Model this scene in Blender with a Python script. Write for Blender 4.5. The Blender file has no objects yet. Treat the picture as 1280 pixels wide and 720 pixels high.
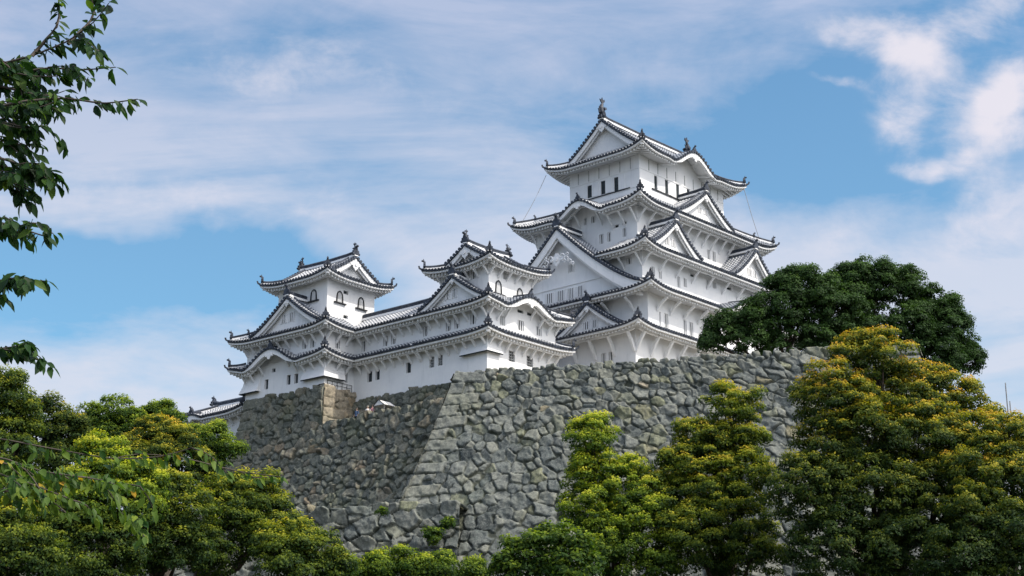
import bpy, math, random
import numpy as np
from mathutils import Vector, Matrix
random.seed(7); rng = np.random.default_rng(11)
R = math.radians
SC = bpy.context.scene
COL = SC.collection

# ------------------------------------------------------------------ camera
FPX, PITCH = 2000.0, R(16.56)
CAM = np.array([0, 0, 1.6])
cp, sp_ = math.cos(PITCH), math.sin(PITCH)
cd = bpy.data.cameras.new('camera'); cam = bpy.data.objects.new('camera', cd); COL.objects.link(cam)
cam.location = CAM; cam.rotation_euler = (R(90) + PITCH, 0, 0)
cd.sensor_width = 36; cd.lens = 36 * FPX / 1280; cd.clip_start = 0.2; cd.clip_end = 6000
SC.camera = cam

# ------------------------------------------------------------------ view, world, sun
SC.view_settings.view_transform = 'Standard'; SC.view_settings.look = 'None'
SC.view_settings.exposure = 0.50; SC.view_settings.gamma = 1.0
SC.render.engine = 'CYCLES'
SC.cycles.max_bounces = 5; SC.cycles.diffuse_bounces = 3; SC.cycles.glossy_bounces = 2
SC.cycles.transmission_bounces = 3; SC.cycles.transparent_max_bounces = 6
SC.cycles.use_denoising = True
SUN = Vector((0.90, -0.47, 0)).normalized(); SUN_EL = R(51)
sl = bpy.data.lights.new('sun', 'SUN'); sl.energy = 2.5; sl.angle = R(0.8); sl.color = (1.0, 0.93, 0.84)
so = bpy.data.objects.new('sun', sl); COL.objects.link(so)
sdir = Vector((SUN.x * math.cos(SUN_EL), SUN.y * math.cos(SUN_EL), math.sin(SUN_EL)))
so.rotation_euler = (-sdir).to_track_quat('-Z', 'Y').to_euler(); so.location = (60, -60, 90)


def nt_new(nt, typ, **kw):
    n = nt.nodes.new(typ)
    for k, v in kw.items():
        if k.startswith('i_'):
            key = k[2:]
            n.inputs[int(key) if key.isdigit() else key.replace('_', ' ')].default_value = v
        else:
            setattr(n, k, v)
    return n


def mth(nt, op, a, b=None, c=None, clamp=False):
    n = nt.nodes.new('ShaderNodeMath'); n.operation = op; n.use_clamp = clamp
    for i, x in enumerate((a, b, c)):
        if x is None: continue
        if isinstance(x, (int, float)): n.inputs[i].default_value = x
        else: nt.links.new(x, n.inputs[i])
    return n.outputs[0]


def build_world():
    w = bpy.data.worlds.new('World'); SC.world = w; w.use_nodes = True
    nt = w.node_tree; nt.nodes.clear(); L = nt.links.new
    out = nt.nodes.new('ShaderNodeOutputWorld')
    sky = nt.nodes.new('ShaderNodeTexSky'); sky.sky_type = 'NISHITA'; sky.sun_disc = False
    sky.sun_elevation = SUN_EL; sky.sun_rotation = math.atan2(SUN.x, SUN.y)
    sky.air_density = 1.2; sky.dust_density = 0.3; sky.ozone_density = 3.0
    tc = nt.nodes.new('ShaderNodeTexCoord')
    sep = nt.nodes.new('ShaderNodeSeparateXYZ'); L(tc.outputs['Generated'], sep.inputs[0])
    ay = mth(nt, 'MAXIMUM', mth(nt, 'ABSOLUTE', sep.outputs[1]), 0.12)
    u = mth(nt, 'DIVIDE', sep.outputs[0], ay); v = mth(nt, 'DIVIDE', sep.outputs[2], ay)
    comb = nt.nodes.new('ShaderNodeCombineXYZ'); L(u, comb.inputs[0]); L(v, comb.inputs[1])

    def noise(scale, sx, sy, rot, off, det=6, rough=0.55, dist=0.0):
        mp = nt.nodes.new('ShaderNodeMapping'); L(comb.outputs[0], mp.inputs[0])
        mp.inputs['Scale'].default_value = (sx, sy, 1); mp.inputs['Rotation'].default_value = (0, 0, rot)
        mp.inputs['Location'].default_value = (off, off * .7, 0)
        n = nt_new(nt, 'ShaderNodeTexNoise', noise_dimensions='2D')
        n.inputs['Scale'].default_value = scale; n.inputs['Detail'].default_value = det
        n.inputs['Roughness'].default_value = rough; n.inputs['Distortion'].default_value = dist
        L(mp.outputs[0], n.inputs['Vector']); return n.outputs[0]

    def sstep(x, a, b):
        n = nt.nodes.new('ShaderNodeMapRange'); n.interpolation_type = 'SMOOTHSTEP'; L(x, n.inputs[0])
        n.inputs[1].default_value = a; n.inputs[2].default_value = b; return n.outputs[0]

    warp = noise(5.0, 1, 1, 0, 3.1, 5); warp2 = noise(5.0, 1, 1, 0, 9.4, 5)
    uw = mth(nt, 'ADD', u, mth(nt, 'MULTIPLY', mth(nt, 'SUBTRACT', warp, .5), .12))
    vw = mth(nt, 'ADD', v, mth(nt, 'MULTIPLY', mth(nt, 'SUBTRACT', warp2, .5), .09))

    def blob(px, py, rx, ry, soft=1.0, rot=0.0):      # soft ellipse at a sky direction
        d = np.array([(px - 640) / FPX, cp - (360 - py) / FPX * sp_, sp_ + (360 - py) / FPX * cp])
        cu, cv = d[0] / d[1], d[2] / d[1]
        du = mth(nt, 'SUBTRACT', uw, float(cu)); dv = mth(nt, 'SUBTRACT', vw, float(cv))
        c, s = math.cos(rot), math.sin(rot)
        a = mth(nt, 'ADD', mth(nt, 'MULTIPLY', du, c), mth(nt, 'MULTIPLY', dv, s))
        b = mth(nt, 'SUBTRACT', mth(nt, 'MULTIPLY', dv, c), mth(nt, 'MULTIPLY', du, s))
        a = mth(nt, 'DIVIDE', a, rx / FPX); b = mth(nt, 'DIVIDE', b, ry / FPX * 1.1)
        r = mth(nt, 'SQRT', mth(nt, 'ADD', mth(nt, 'MULTIPLY', a, a), mth(nt, 'MULTIPLY', b, b)))
        n = nt.nodes.new('ShaderNodeMapRange'); n.interpolation_type = 'SMOOTHSTEP'; L(r, n.inputs[0])
        n.inputs[1].default_value = 1 + soft * .5; n.inputs[2].default_value = max(0.0, 1 - soft * .8)
        return n.outputs[0]

    def add(*xs):
        o = xs[0]
        for x in xs[1:]: o = mth(nt, 'ADD', o, x)
        return o
    # thin high veil everywhere except a few clear openings
    clear = add(mth(nt, 'MULTIPLY', blob(200, 318, 300, 46, 1.3, R(-12)), .95),
                mth(nt, 'MULTIPLY', blob(60, 345, 200, 60, 1.2, 0), .5),
                mth(nt, 'MULTIPLY', blob(1120, 115, 260, 120, 1.8, R(14)), .66),
                mth(nt, 'MULTIPLY', blob(1210, 260, 170, 90, 1.3, 0), .35),
                mth(nt, 'MULTIPLY', blob(900, 190, 160, 110, 1.4, 0), .35),
                mth(nt, 'MULTIPLY', blob(520, 110, 420, 55, 1.5, R(-15)), .30),
                mth(nt, 'MULTIPLY', blob(1240, 430, 150, 60, 1.4, 0), .36))
    st = noise(3.2, 1, 3.2, R(-14), 1.7, 7, .6, .4)
    st2 = noise(9.0, 1, 3.0, R(-10), 5.2, 8, .62, .3)
    wisp = mth(nt, 'MULTIPLY', mth(nt, 'SUBTRACT', st, .5), 1.9)
    wisp = mth(nt, 'ADD', wisp, mth(nt, 'MULTIPLY', mth(nt, 'SUBTRACT', st2, .5), .8))
    low = sstep(v, 0.42, 0.16)
    veil = mth(nt, 'ADD', mth(nt, 'SUBTRACT', mth(nt, 'ADD', .74, wisp), clear), mth(nt, 'MULTIPLY', low, .22))
    veil = mth(nt, 'MINIMUM', mth(nt, 'MAXIMUM', veil, 0.17), 0.95)
    # puffy cumulus pieces
    cn = noise(16.0, 1, 1.35, 0, 2.2, 9, .62, .2)
    cum = add(blob(1075, 20, 78, 36, 1.5), blob(1125, 50, 46, 32, 1.5), blob(1240, 15, 80, 40, 1.5), blob(1240, 148, 66, 56, 1.3), blob(1280, 125, 50, 50, 1.5),
              mth(nt, 'MULTIPLY', blob(1115, 112, 60, 70, 1.7, R(-35)), .72), mth(nt, 'MULTIPLY', blob(1165, 190, 80, 14, 1.6), .85),
              mth(nt, 'MULTIPLY', blob(1012, 95, 36, 9, 1.5), .65), mth(nt, 'MULTIPLY', blob(1270, 262, 80, 44, 1.6), .95),
              mth(nt, 'MULTIPLY', blob(1165, 80, 60, 36, 1.6), .55), mth(nt, 'MULTIPLY', blob(1050, 320, 220, 70, 1.8), .35),
              mth(nt, 'MULTIPLY', blob(300, 262, 330, 34, 1.5, R(-16)), .42), mth(nt, 'MULTIPLY', blob(420, 110, 300, 60, 1.6, R(-20)), .42))
    cumf = mth(nt, 'ADD', mth(nt, 'MULTIPLY', cum, .95), mth(nt, 'MULTIPLY', mth(nt, 'SUBTRACT', cn, .5), 2.1))
    cumf = sstep(cumf, .05, 1.5)
    cumf = mth(nt, 'MULTIPLY', cumf, sstep(cum, 0.02, .5))
    bgs = nt_new(nt, 'ShaderNodeBackground'); bgs.inputs['Strength'].default_value = 0.085
    hs = nt.nodes.new('ShaderNodeMix'); hs.data_type = 'RGBA'; hs.blend_type = 'MULTIPLY'
    hs.inputs[0].default_value = 1.0; hs.inputs[7].default_value = (0.56, 1.12, 1.26, 1)
    L(sky.outputs[0], hs.inputs[6]); L(hs.outputs[2], bgs.inputs['Color'])
    cr = nt.nodes.new('ShaderNodeMix'); cr.data_type = 'RGBA'; L(sstep(v, .58, .22), cr.inputs[0])
    cr.inputs[6].default_value = (0.36, 0.43, 0.60, 1); cr.inputs[7].default_value = (0.56, 0.60, 0.70, 1)
    bgv = nt_new(nt, 'ShaderNodeBackground'); L(cr.outputs[2], bgv.inputs['Color'])
    # thin cloud glows brighter toward the sun
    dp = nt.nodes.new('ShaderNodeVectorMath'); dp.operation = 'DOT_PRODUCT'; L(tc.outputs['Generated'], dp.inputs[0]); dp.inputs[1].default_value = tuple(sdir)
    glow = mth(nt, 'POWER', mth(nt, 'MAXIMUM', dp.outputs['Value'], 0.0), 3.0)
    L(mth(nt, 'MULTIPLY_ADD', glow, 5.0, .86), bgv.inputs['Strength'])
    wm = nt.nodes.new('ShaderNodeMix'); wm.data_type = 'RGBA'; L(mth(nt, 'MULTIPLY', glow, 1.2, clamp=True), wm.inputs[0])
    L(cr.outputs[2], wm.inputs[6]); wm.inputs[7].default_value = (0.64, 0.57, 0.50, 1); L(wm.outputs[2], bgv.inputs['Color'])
    bgc = nt_new(nt, 'ShaderNodeBackground'); bgc.inputs['Color'].default_value = (0.61, 0.58, 0.63, 1)
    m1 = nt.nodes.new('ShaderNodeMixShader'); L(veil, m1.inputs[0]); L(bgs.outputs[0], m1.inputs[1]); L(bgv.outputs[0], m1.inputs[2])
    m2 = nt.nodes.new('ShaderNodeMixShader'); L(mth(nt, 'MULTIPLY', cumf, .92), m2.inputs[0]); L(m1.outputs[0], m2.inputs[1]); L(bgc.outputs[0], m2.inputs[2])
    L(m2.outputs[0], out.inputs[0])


build_world()


# ------------------------------------------------------------------ helpers
def at(px, py, Y):
    dx, dy = (px - 640) / FPX, (360 - py) / FPX
    r = np.array([dx, cp - dy * sp_, sp_ + dy * cp])
    return CAM + r * (Y / r[1])


def tag(o, label=None, cat=None, group=None, kind=None):
    if label: o['label'] = label
    if cat: o['category'] = cat
    if group: o['group'] = group
    if kind: o['kind'] = kind
    return o


def empty(name, loc, rz=0):
    o = bpy.data.objects.new(name, None); COL.objects.link(o)
    o.location = loc; o.rotation_euler = (0, 0, rz); o.empty_display_size = .5; return o


class MB:
    def __init__(s): s.v = []; s.f = []; s.m = []; s.uv = []; s.hasuv = False

    def add(s, vs, fs, m=0):
        b = len(s.v); s.v.extend(vs)
        for f in fs: s.f.append(tuple(b + i for i in f)); s.m.append(m)

    def quad(s, a, b, c, d, m=0): s.add([a, b, c, d], [(0, 1, 2, 3)], m)

    def strip(s, A, B, m=0):
        n = len(A); s.add(list(A) + list(B), [(i, i + 1, n + i + 1, n + i) for i in range(n - 1)], m)

    def grid(s, rows, m=0):
        n = len(rows[0]); vs = [p for r in rows for p in r]; fs = []
        for j in range(len(rows) - 1):
            for i in range(n - 1): fs.append((j * n + i, j * n + i + 1, (j + 1) * n + i + 1, (j + 1) * n + i))
        s.add(vs, fs, m)

    def box(s, c, ax, ay, az, m=0):
        c = np.asarray(c, float); ax, ay, az = (np.asarray(q, float) for q in (ax, ay, az))
        vs = [tuple(c + i * ax + j * ay + k * az) for i in (-1, 1) for j in (-1, 1) for k in (-1, 1)]
        s.add(vs, [(0, 1, 3, 2), (4, 6, 7, 5), (0, 4, 5, 1), (2, 3, 7, 6), (0, 2, 6, 4), (1, 5, 7, 3)], m)

    def sweep(s, path, prof, m=0, side=None, caps=True, up=(0, 0, 1)):
        # profile (a, b): a along the sideways axis, b along up
        path = [np.asarray(p, float) for p in path]; n = len(prof); up = np.asarray(up, float); rings = []
        for i, p in enumerate(path):
            d = path[min(i + 1, len(path) - 1)] - path[max(i - 1, 0)]
            if side is None:
                sd = np.cross(d, up); l = np.linalg.norm(sd); sd = sd / l if l > 1e-6 else np.array([1., 0, 0])
            else: sd = np.asarray(side, float)
            u = np.cross(sd, d); u = u / (np.linalg.norm(u) + 1e-9)
            rings.append([tuple(p + sd * a + u * b) for a, b in prof])
        vs = [q for r in rings for q in r]; fs = []
        for j in range(len(rings) - 1):
            for i in range(n):
                k = (i + 1) % n; fs.append((j * n + i, j * n + k, (j + 1) * n + k, (j + 1) * n + i))
        if caps: fs.append(tuple(range(n))); fs.append(tuple((len(rings) - 1) * n + i for i in reversed(range(n))))
        s.add(vs, fs, m)

    def tube(s, path, radii, n=6, m=0):
        path = [np.asarray(p, float) for p in path]; rings = []
        for i, p in enumerate(path):
            d = path[min(i + 1, len(path) - 1)] - path[max(i - 1, 0)]; d = d / (np.linalg.norm(d) + 1e-9)
            a = np.cross(d, (0, 0, 1) if abs(d[2]) < .9 else (1, 0, 0)); a /= np.linalg.norm(a); b = np.cross(d, a)
            r = radii[i] if hasattr(radii, '__len__') else radii
            rings.append([tuple(p + (a * math.cos(t) + b * math.sin(t)) * r) for t in [2 * math.pi * k / n for k in range(n)]])
        vs = [q for r in rings for q in r]; fs = []
        for j in range(len(rings) - 1):
            for i in range(n):
                k = (i + 1) % n; fs.append((j * n + i, j * n + k, (j + 1) * n + k, (j + 1) * n + i))
        fs.append(tuple(range(n))); fs.append(tuple((len(rings) - 1) * n + i for i in reversed(range(n))))
        s.add(vs, fs, m)

    def prism(s, poly, off, m=0):      # poly: list of 3D points, extruded by off
        n = len(poly); off = np.asarray(off, float)
        vs = [tuple(p) for p in poly] + [tuple(np.asarray(p, float) + off) for p in poly]
        fs = [tuple(range(n)), tuple(n + i for i in reversed(range(n)))]
        fs += [(i, (i + 1) % n, n + (i + 1) % n, n + i) for i in range(n)]
        s.add(vs, fs, m)

    def build(s, name, mats, parent=None, dz=0.0, smooth=False):
        if not isinstance(mats, (list, tuple)): mats = [mats]
        me = bpy.data.meshes.new(name); me.from_pydata([tuple(map(float, v)) for v in s.v], [], s.f)
        for q in mats: me.materials.append(q)
        if len(mats) > 1: me.polygons.foreach_set('material_index', s.m)
        if smooth: me.polygons.foreach_set('use_smooth', [True] * len(me.polygons))
        me.update()
        o = bpy.data.objects.new(name, me); COL.objects.link(o)
        if parent is not None: o.parent = parent
        if dz: o.location.z = dz
        return o


def np_mesh(name, verts, faces, mat, parent=None, attrs=None, smooth=False):
    me = bpy.data.meshes.new(name); nv, nf, k = len(verts), len(faces), faces.shape[1]
    me.vertices.add(nv); me.vertices.foreach_set('co', np.ascontiguousarray(verts, dtype=np.float32).ravel())
    me.loops.add(nf * k); me.loops.foreach_set('vertex_index', np.ascontiguousarray(faces, dtype=np.int32).ravel())
    me.polygons.add(nf); me.polygons.foreach_set('loop_start', np.arange(0, nf * k, k, dtype=np.int32))
    me.polygons.foreach_set('loop_total', np.full(nf, k, dtype=np.int32))
    if smooth: me.polygons.foreach_set('use_smooth', np.ones(nf, dtype=bool))
    for an, arr in (attrs or {}).items():
        a = me.attributes.new(an, 'FLOAT', 'POINT'); a.data.foreach_set('value', np.ascontiguousarray(arr, dtype=np.float32))
    me.materials.append(mat); me.update(calc_edges=True)
    o = bpy.data.objects.new(name, me); COL.objects.link(o)
    if parent is not None: o.parent = parent
    return o


# ------------------------------------------------------------------ materials
def mat_new(name, rough=.8, spec=.3):
    m = bpy.data.materials.new(name); m.use_nodes = True; nt = m.node_tree
    b = nt.nodes['Principled BSDF']; b.inputs['Roughness'].default_value = rough
    b.inputs['Specular IOR Level'].default_value = spec
    return m, nt, b


def ramp(nt, fac, stops):
    r = nt.nodes.new('ShaderNodeValToRGB'); nt.links.new(fac, r.inputs[0]); e = r.color_ramp.elements
    while len(e) < len(stops): e.new(.5)
    for q, (p, c) in zip(e, stops): q.position = p; q.color = (*c, 1)
    return r.outputs[0]


def tex_noise(nt, scale, det=5, rough=.6, vec=None, typ='Object', scl=None):
    n = nt.nodes.new('ShaderNodeTexNoise'); n.inputs['Scale'].default_value = scale
    n.inputs['Detail'].default_value = det; n.inputs['Roughness'].default_value = rough
    if vec is None:
        tc = nt.nodes.new('ShaderNodeTexCoord'); vec = tc.outputs[typ]
    if scl:
        mp = nt.nodes.new('ShaderNodeMapping'); mp.inputs['Scale'].default_value = scl; nt.links.new(vec, mp.inputs[0]); vec = mp.outputs[0]
    nt.links.new(vec, n.inputs['Vector']); return n.outputs[0]


def bump(nt, b, h, strength=.3, dist=.05):
    n = nt.nodes.new('ShaderNodeBump'); n.inputs['Strength'].default_value = strength; n.inputs['Distance'].default_value = dist
    nt.links.new(h, n.inputs['Height']); nt.links.new(n.outputs[0], b.inputs['Normal'])


def simple(name, c, rough=.8, var=.12, scale=1.5, spec=.3, metal=0):
    m, nt, b = mat_new(name, rough, spec); n = tex_noise(nt, scale)
    lo = tuple(max(0, x * (1 - var * 2)) for x in c); hi = tuple(min(1, x * (1 + var)) for x in c)
    nt.links.new(ramp(nt, n, [(.3, lo), (.7, hi)]), b.inputs['Base Color']); b.inputs['Metallic'].default_value = metal
    return m


def plaster_mat():
    m, nt, b = mat_new('white_plaster', .85, .2)
    n1 = tex_noise(nt, .35, 4, .6); n2 = tex_noise(nt, 1.6, 6, .7, scl=(1, 1, .18))
    c1 = ramp(nt, n1, [(.3, (.73, .74, .75)), (.7, (.84, .84, .83))])
    c2 = ramp(nt, n2, [(.28, (.84, .845, .84)), (.46, (1, 1, 1))])
    mx = nt.nodes.new('ShaderNodeMix'); mx.data_type = 'RGBA'; mx.blend_type = 'MULTIPLY'; mx.inputs[0].default_value = .8
    nt.links.new(c1, mx.inputs[6]); nt.links.new(c2, mx.inputs[7]); nt.links.new(mx.outputs[2], b.inputs['Base Color'])
    bump(nt, b, tex_noise(nt, 6, 4), .15, .03)
    return m


def roll_mat():      # round tile rows: grey clay with white lime at each overlap
    m, nt, b = mat_new('lime_jointed_roll_tile', .6, .3)
    at_ = nt.nodes.new('ShaderNodeAttribute'); at_.attribute_name = 'along'
    fr = mth(nt, 'FRACT', mth(nt, 'MULTIPLY', at_.outputs['Fac'], 1 / .42))
    f = mth(nt, 'GREATER_THAN', mth(nt, 'ADD', fr, mth(nt, 'MULTIPLY', mth(nt, 'SUBTRACT', tex_noise(nt, 2.2, 4), .5), .9)), .46)
    n = tex_noise(nt, 1.1, 4); pl = ramp(nt, n, [(.3, (.42, .435, .455)), (.7, (.60, .61, .62))])
    cl = ramp(nt, n, [(.3, (.075, .09, .115)), (.7, (.16, .18, .205))])
    mx = nt.nodes.new('ShaderNodeMix'); mx.data_type = 'RGBA'; nt.links.new(f, mx.inputs[0])
    nt.links.new(cl, mx.inputs[6]); nt.links.new(pl, mx.inputs[7]); nt.links.new(mx.outputs[2], b.inputs['Base Color'])
    return m


def stone_mat(name, ramp_stops, moss=.25):
    m, nt, b = mat_new(name, .9, .2)
    a = nt.nodes.new('ShaderNodeAttribute'); a.attribute_name = 'tone'
    j = nt.nodes.new('ShaderNodeAttribute'); j.attribute_name = 'joint'
    base = ramp(nt, a.outputs['Fac'], ramp_stops)
    n = tex_noise(nt, 2.6, 9, .75); n2 = tex_noise(nt, .28, 5, .6); n3 = tex_noise(nt, 7, 8, .75)
    mot = ramp(nt, n, [(.30, (.50, .51, .53)), (.5, (.95, .95, .94)), (.68, (1.5, 1.5, 1.44))])
    mx = nt.nodes.new('ShaderNodeMix'); mx.data_type = 'RGBA'; mx.blend_type = 'MULTIPLY'; mx.inputs[0].default_value = 1
    nt.links.new(base, mx.inputs[6]); nt.links.new(mot, mx.inputs[7])
    lich = ramp(nt, n3, [(.52, (0, 0, 0)), (.62, (1, 1, 1))])
    m2 = nt.nodes.new('ShaderNodeMix'); m2.data_type = 'RGBA'; nt.links.new(mth(nt, 'MULTIPLY', lich, .35), m2.inputs[0])
    nt.links.new(mx.outputs[2], m2.inputs[6]); m2.inputs[7].default_value = (.36, .36, .33, 1)
    # soil and moss caught in the joints
    m3 = nt.nodes.new('ShaderNodeMix'); m3.data_type = 'RGBA'
    nt.links.new(mth(nt, 'MULTIPLY', j.outputs['Fac'], mth(nt, 'MULTIPLY_ADD', n2, .8, .35), clamp=True), m3.inputs[0])
    nt.links.new(m2.outputs[2], m3.inputs[6]); m3.inputs[7].default_value = (.030, .034, .022, 1)
    m4 = nt.nodes.new('ShaderNodeMix'); m4.data_type = 'RGBA'
    nt.links.new(mth(nt, 'MULTIPLY', ramp(nt, n2, [(.5, (0, 0, 0)), (.66, (1, 1, 1))]), moss), m4.inputs[0])
    nt.links.new(m3.outputs[2], m4.inputs[6]); m4.inputs[7].default_value = (.085, .10, .05, 1)
    nt.links.new(m4.outputs[2], b.inputs['Base Color'])
    bump(nt, b, mth(nt, 'ADD', n, mth(nt, 'MULTIPLY', n3, .5)), .5, .06)
    return m


def leaf_mat(name, stops, trans=.3, rough=.6, spec=.12):
    m, nt, b = mat_new(name, rough, spec)
    a = nt.nodes.new('ShaderNodeAttribute'); a.attribute_name = 'tint'
    c = ramp(nt, a.outputs['Fac'], stops); nt.links.new(c, b.inputs['Base Color'])
    t = nt.nodes.new('ShaderNodeBsdfTranslucent'); g = nt.nodes.new('ShaderNodeMix'); g.data_type = 'RGBA'; g.blend_type = 'MULTIPLY'
    g.inputs[0].default_value = 1; nt.links.new(c, g.inputs[6]); g.inputs[7].default_value = (1.25, 1.45, .55, 1)
    nt.links.new(g.outputs[2], t.inputs['Color'])
    mx = nt.nodes.new('ShaderNodeMixShader'); mx.inputs[0].default_value = trans
    nt.links.new(b.outputs[0], mx.inputs[1]); nt.links.new(t.outputs[0], mx.inputs[2])
    nt.links.new(mx.outputs[0], nt.nodes['Material Output'].inputs[0]); return m


M = {}
M['plaster'] = plaster_mat()
M['roll'] = roll_mat()
M['tile'] = simple('flat_clay_tile', (.135, .155, .185), .6, .35, 1.3)
M['tile_dark'] = simple('dark_clay_ridge_tile', (.045, .055, .075), .55, .35, 2.0)
M['wood'] = simple('weathered_wood', (.10, .085, .07), .85, .3, 3)
M['dark'] = simple('dark_window_recess', (.035, .045, .05), .8, .2, 3)
M['black'] = simple('black_lacquer', (.025, .027, .03), .5, .2, 3)
M['shutter'] = simple('grey_board_shutter', (.42, .43, .43), .8, .15, 3)
M['metal'] = simple('painted_steel', (.25, .26, .27), .5, .1, 3)
G3 = [(0, (.055, .065, .066)), (.22, (.10, .115, .112)), (.5, (.15, .162, .150)), (.72, (.19, .198, .172)), (.87, (.165, .175, .115)), (.95, (.23, .195, .135)), (1, (.33, .33, .30))]
M['stone_front'] = stone_mat('grey_castle_stone', G3, .16)
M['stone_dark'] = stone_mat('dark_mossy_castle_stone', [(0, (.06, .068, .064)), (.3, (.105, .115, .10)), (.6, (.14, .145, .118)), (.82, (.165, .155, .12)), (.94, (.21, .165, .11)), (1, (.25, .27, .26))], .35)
M['stone_tan'] = stone_mat('tan_cut_castle_stone', [(0, (.13, .125, .10)), (.35, (.24, .205, .15)), (.7, (.31, .27, .205)), (1, (.38, .26, .13))], .2)
M['ground'] = simple('leaf_littered_soil', (.055, .055, .035), .95, .4, .4)
M['gravel'] = simple('pale_gravel', (.30, .28, .24), .95, .2, 1.0)
M['bark'] = simple('rough_bark', (.075, .062, .05), .9, .4, 2.5)


# ------------------------------------------------------------------ castle builders (local frame: x east, y north, z up)
def frame_at(a_deg, px, py, Y):
    a = R(a_deg); p = at(px, py, Y); return (p[0], p[1]), R(90) - a


class Bld:
    def __init__(s, name, a, px, py, Y, zb, label, cat):
        (x, y), rz = frame_at(a, px, py, Y); s.zb = zb
        s.root = empty(name, (x, y, zb), rz); tag(s.root, label, cat)

    def b(s, mb, name, mats, parent=None, smooth=False):
        if parent is None: return mb.build(name, mats, s.root, -s.zb, smooth)
        return mb.build(name, mats, parent, 0, smooth)


def T(side, rect, t, d, z):      # point d inside the outline of rect on that side
    e0, e1, n0, n1 = rect
    if side == 'S': return (t, n0 + d, z)
    if side == 'N': return (t, n1 - d, z)
    if side == 'W': return (e0 + d, t, z)
    return (e1 - d, t, z)


def ext(side, r): return (r[0], r[1]) if side in 'SN' else (r[2], r[3])
def inw(side, ro, ri):           # distance between outlines on that side
    return {'S': ri[2] - ro[2], 'N': ro[3] - ri[3], 'W': ri[0] - ro[0], 'E': ro[1] - ri[1]}[side]


OUT = {'S': (0, -1, 0), 'N': (0, 1, 0), 'W': (-1, 0, 0), 'E': (1, 0, 0)}
TAN = {'S': (1, 0, 0), 'N': (1, 0, 0), 'W': (0, 1, 0), 'E': (0, 1, 0)}


def bell(x):
    x = abs(x)
    if x >= 1.25: return 0.0
    y = .5 * (1 + math.cos(math.pi * min(x, 1)))
    return y ** .85 - .07 * math.exp(-((x - 1.0) / .16) ** 2)


def attr_mesh(mb_v, mb_f, along, name, mat, parent, dz=0.0):
    me = bpy.data.meshes.new(name); me.from_pydata(mb_v, [], mb_f)
    a = me.attributes.new('along', 'FLOAT', 'POINT'); a.data.foreach_set('value', along); me.materials.append(mat)
    me.update(); o = bpy.data.objects.new(name, me); COL.objects.link(o); o.parent = parent; o.location.z = dz; return o


class Rolls:
    def __init__(s): s.v = []; s.f = []; s.a = []; s.caps = MB()

    def add(s, path, side, r=.10, cap=True, start=0.0):
        path = [np.asarray(p, float) for p in path]; sd = np.asarray(side, float); L = start; b = len(s.v)
        prof = [(-1.0, -.3), (-.62, .75), (.62, .75), (1.0, -.3)]
        for i, p in enumerate(path):
            if i: L += np.linalg.norm(p - path[i - 1])
            d = path[min(i + 1, len(path) - 1)] - path[max(i - 1, 0)]; u = np.cross(sd, d); u /= np.linalg.norm(u) + 1e-9
            if u[2] < 0: u = -u
            for x, y in prof: s.v.append(tuple(p + sd * x * r + u * y * r)); s.a.append(L)
        for j in range(len(path) - 1):
            for i in range(3): s.f.append((b + j * 4 + i, b + j * 4 + i + 1, b + (j + 1) * 4 + i + 1, b + (j + 1) * 4 + i))
        if cap:
            d = path[0] - path[1]; d /= np.linalg.norm(d); u = np.cross(sd, d); u /= np.linalg.norm(u)
            n = 6; c = path[0]; R_ = r * 1.4
            ring = [c + (sd * math.cos(k * math.pi / 3) + u * math.sin(k * math.pi / 3)) * R_ for k in range(n)]
            s.caps.prism([q + d * .05 for q in ring], -d * .14, 0)

    def build(s, B, name, parent):
        o = attr_mesh(s.v, s.f, s.a, name, M['roll'], parent if parent else B.root, 0 if parent else -B.zb)
        if s.caps.v: s.caps.build('round_tile_ends', M['tile_dark'], parent)['kind'] = 'stuff'
        o['kind'] = 'stuff'; return o


def oni(mb, p, dirv, sc=1.0, m=0):
    """ridge-end tile: shield with curled shoulders and a raised knob"""
    d = np.asarray(dirv, float); d = d / np.linalg.norm(d); sd = np.array([-d[1], d[0], 0.]); p = np.asarray(p, float)
    pr = [(-.42, 0), (-.50, .16), (-.34, .26), (-.36, .44), (-.2, .5), (-.14, .72), (0, .82), (.14, .72), (.2, .5), (.36, .44), (.34, .26), (.50, .16), (.42, 0)]
    mb.prism([tuple(p + sd * a * sc + np.array([0, 0, b * sc]) + d * .02) for a, b in pr], -d * .26 * sc, m)
    c = p + np.array([0, 0, .80 * sc]); mb.tube([c - d * .1 * sc, c + d * .22 * sc + np.array([0, 0, .10 * sc])], .11 * sc, 6, m)
    mb.tube([c + np.array([0, 0, -.05 * sc]), c + np.array([0, 0, .3 * sc])], [.09 * sc, .03 * sc], 5, m)


def ridge_bar(mb, path, w=.38, h=.5):
    """stacked ridge: lime course, flat tile courses, round cap"""
    mb.sweep(path, [(-w * .62, -.12), (w * .62, -.12), (w * .58, h * .22), (-w * .58, h * .22)], 1)
    mb.sweep(path, [(-w * .5, h * .22), (w * .5, h * .22), (w * .46, h * .78), (-w * .46, h * .78)], 0)
    mb.sweep(path, [(-w * .56, h * .74), (w * .56, h * .74), (w * .50, h * .84), (w * .2, h * 1.08), (-w * .2, h * 1.08), (-w * .50, h * .84)], 0)


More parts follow.
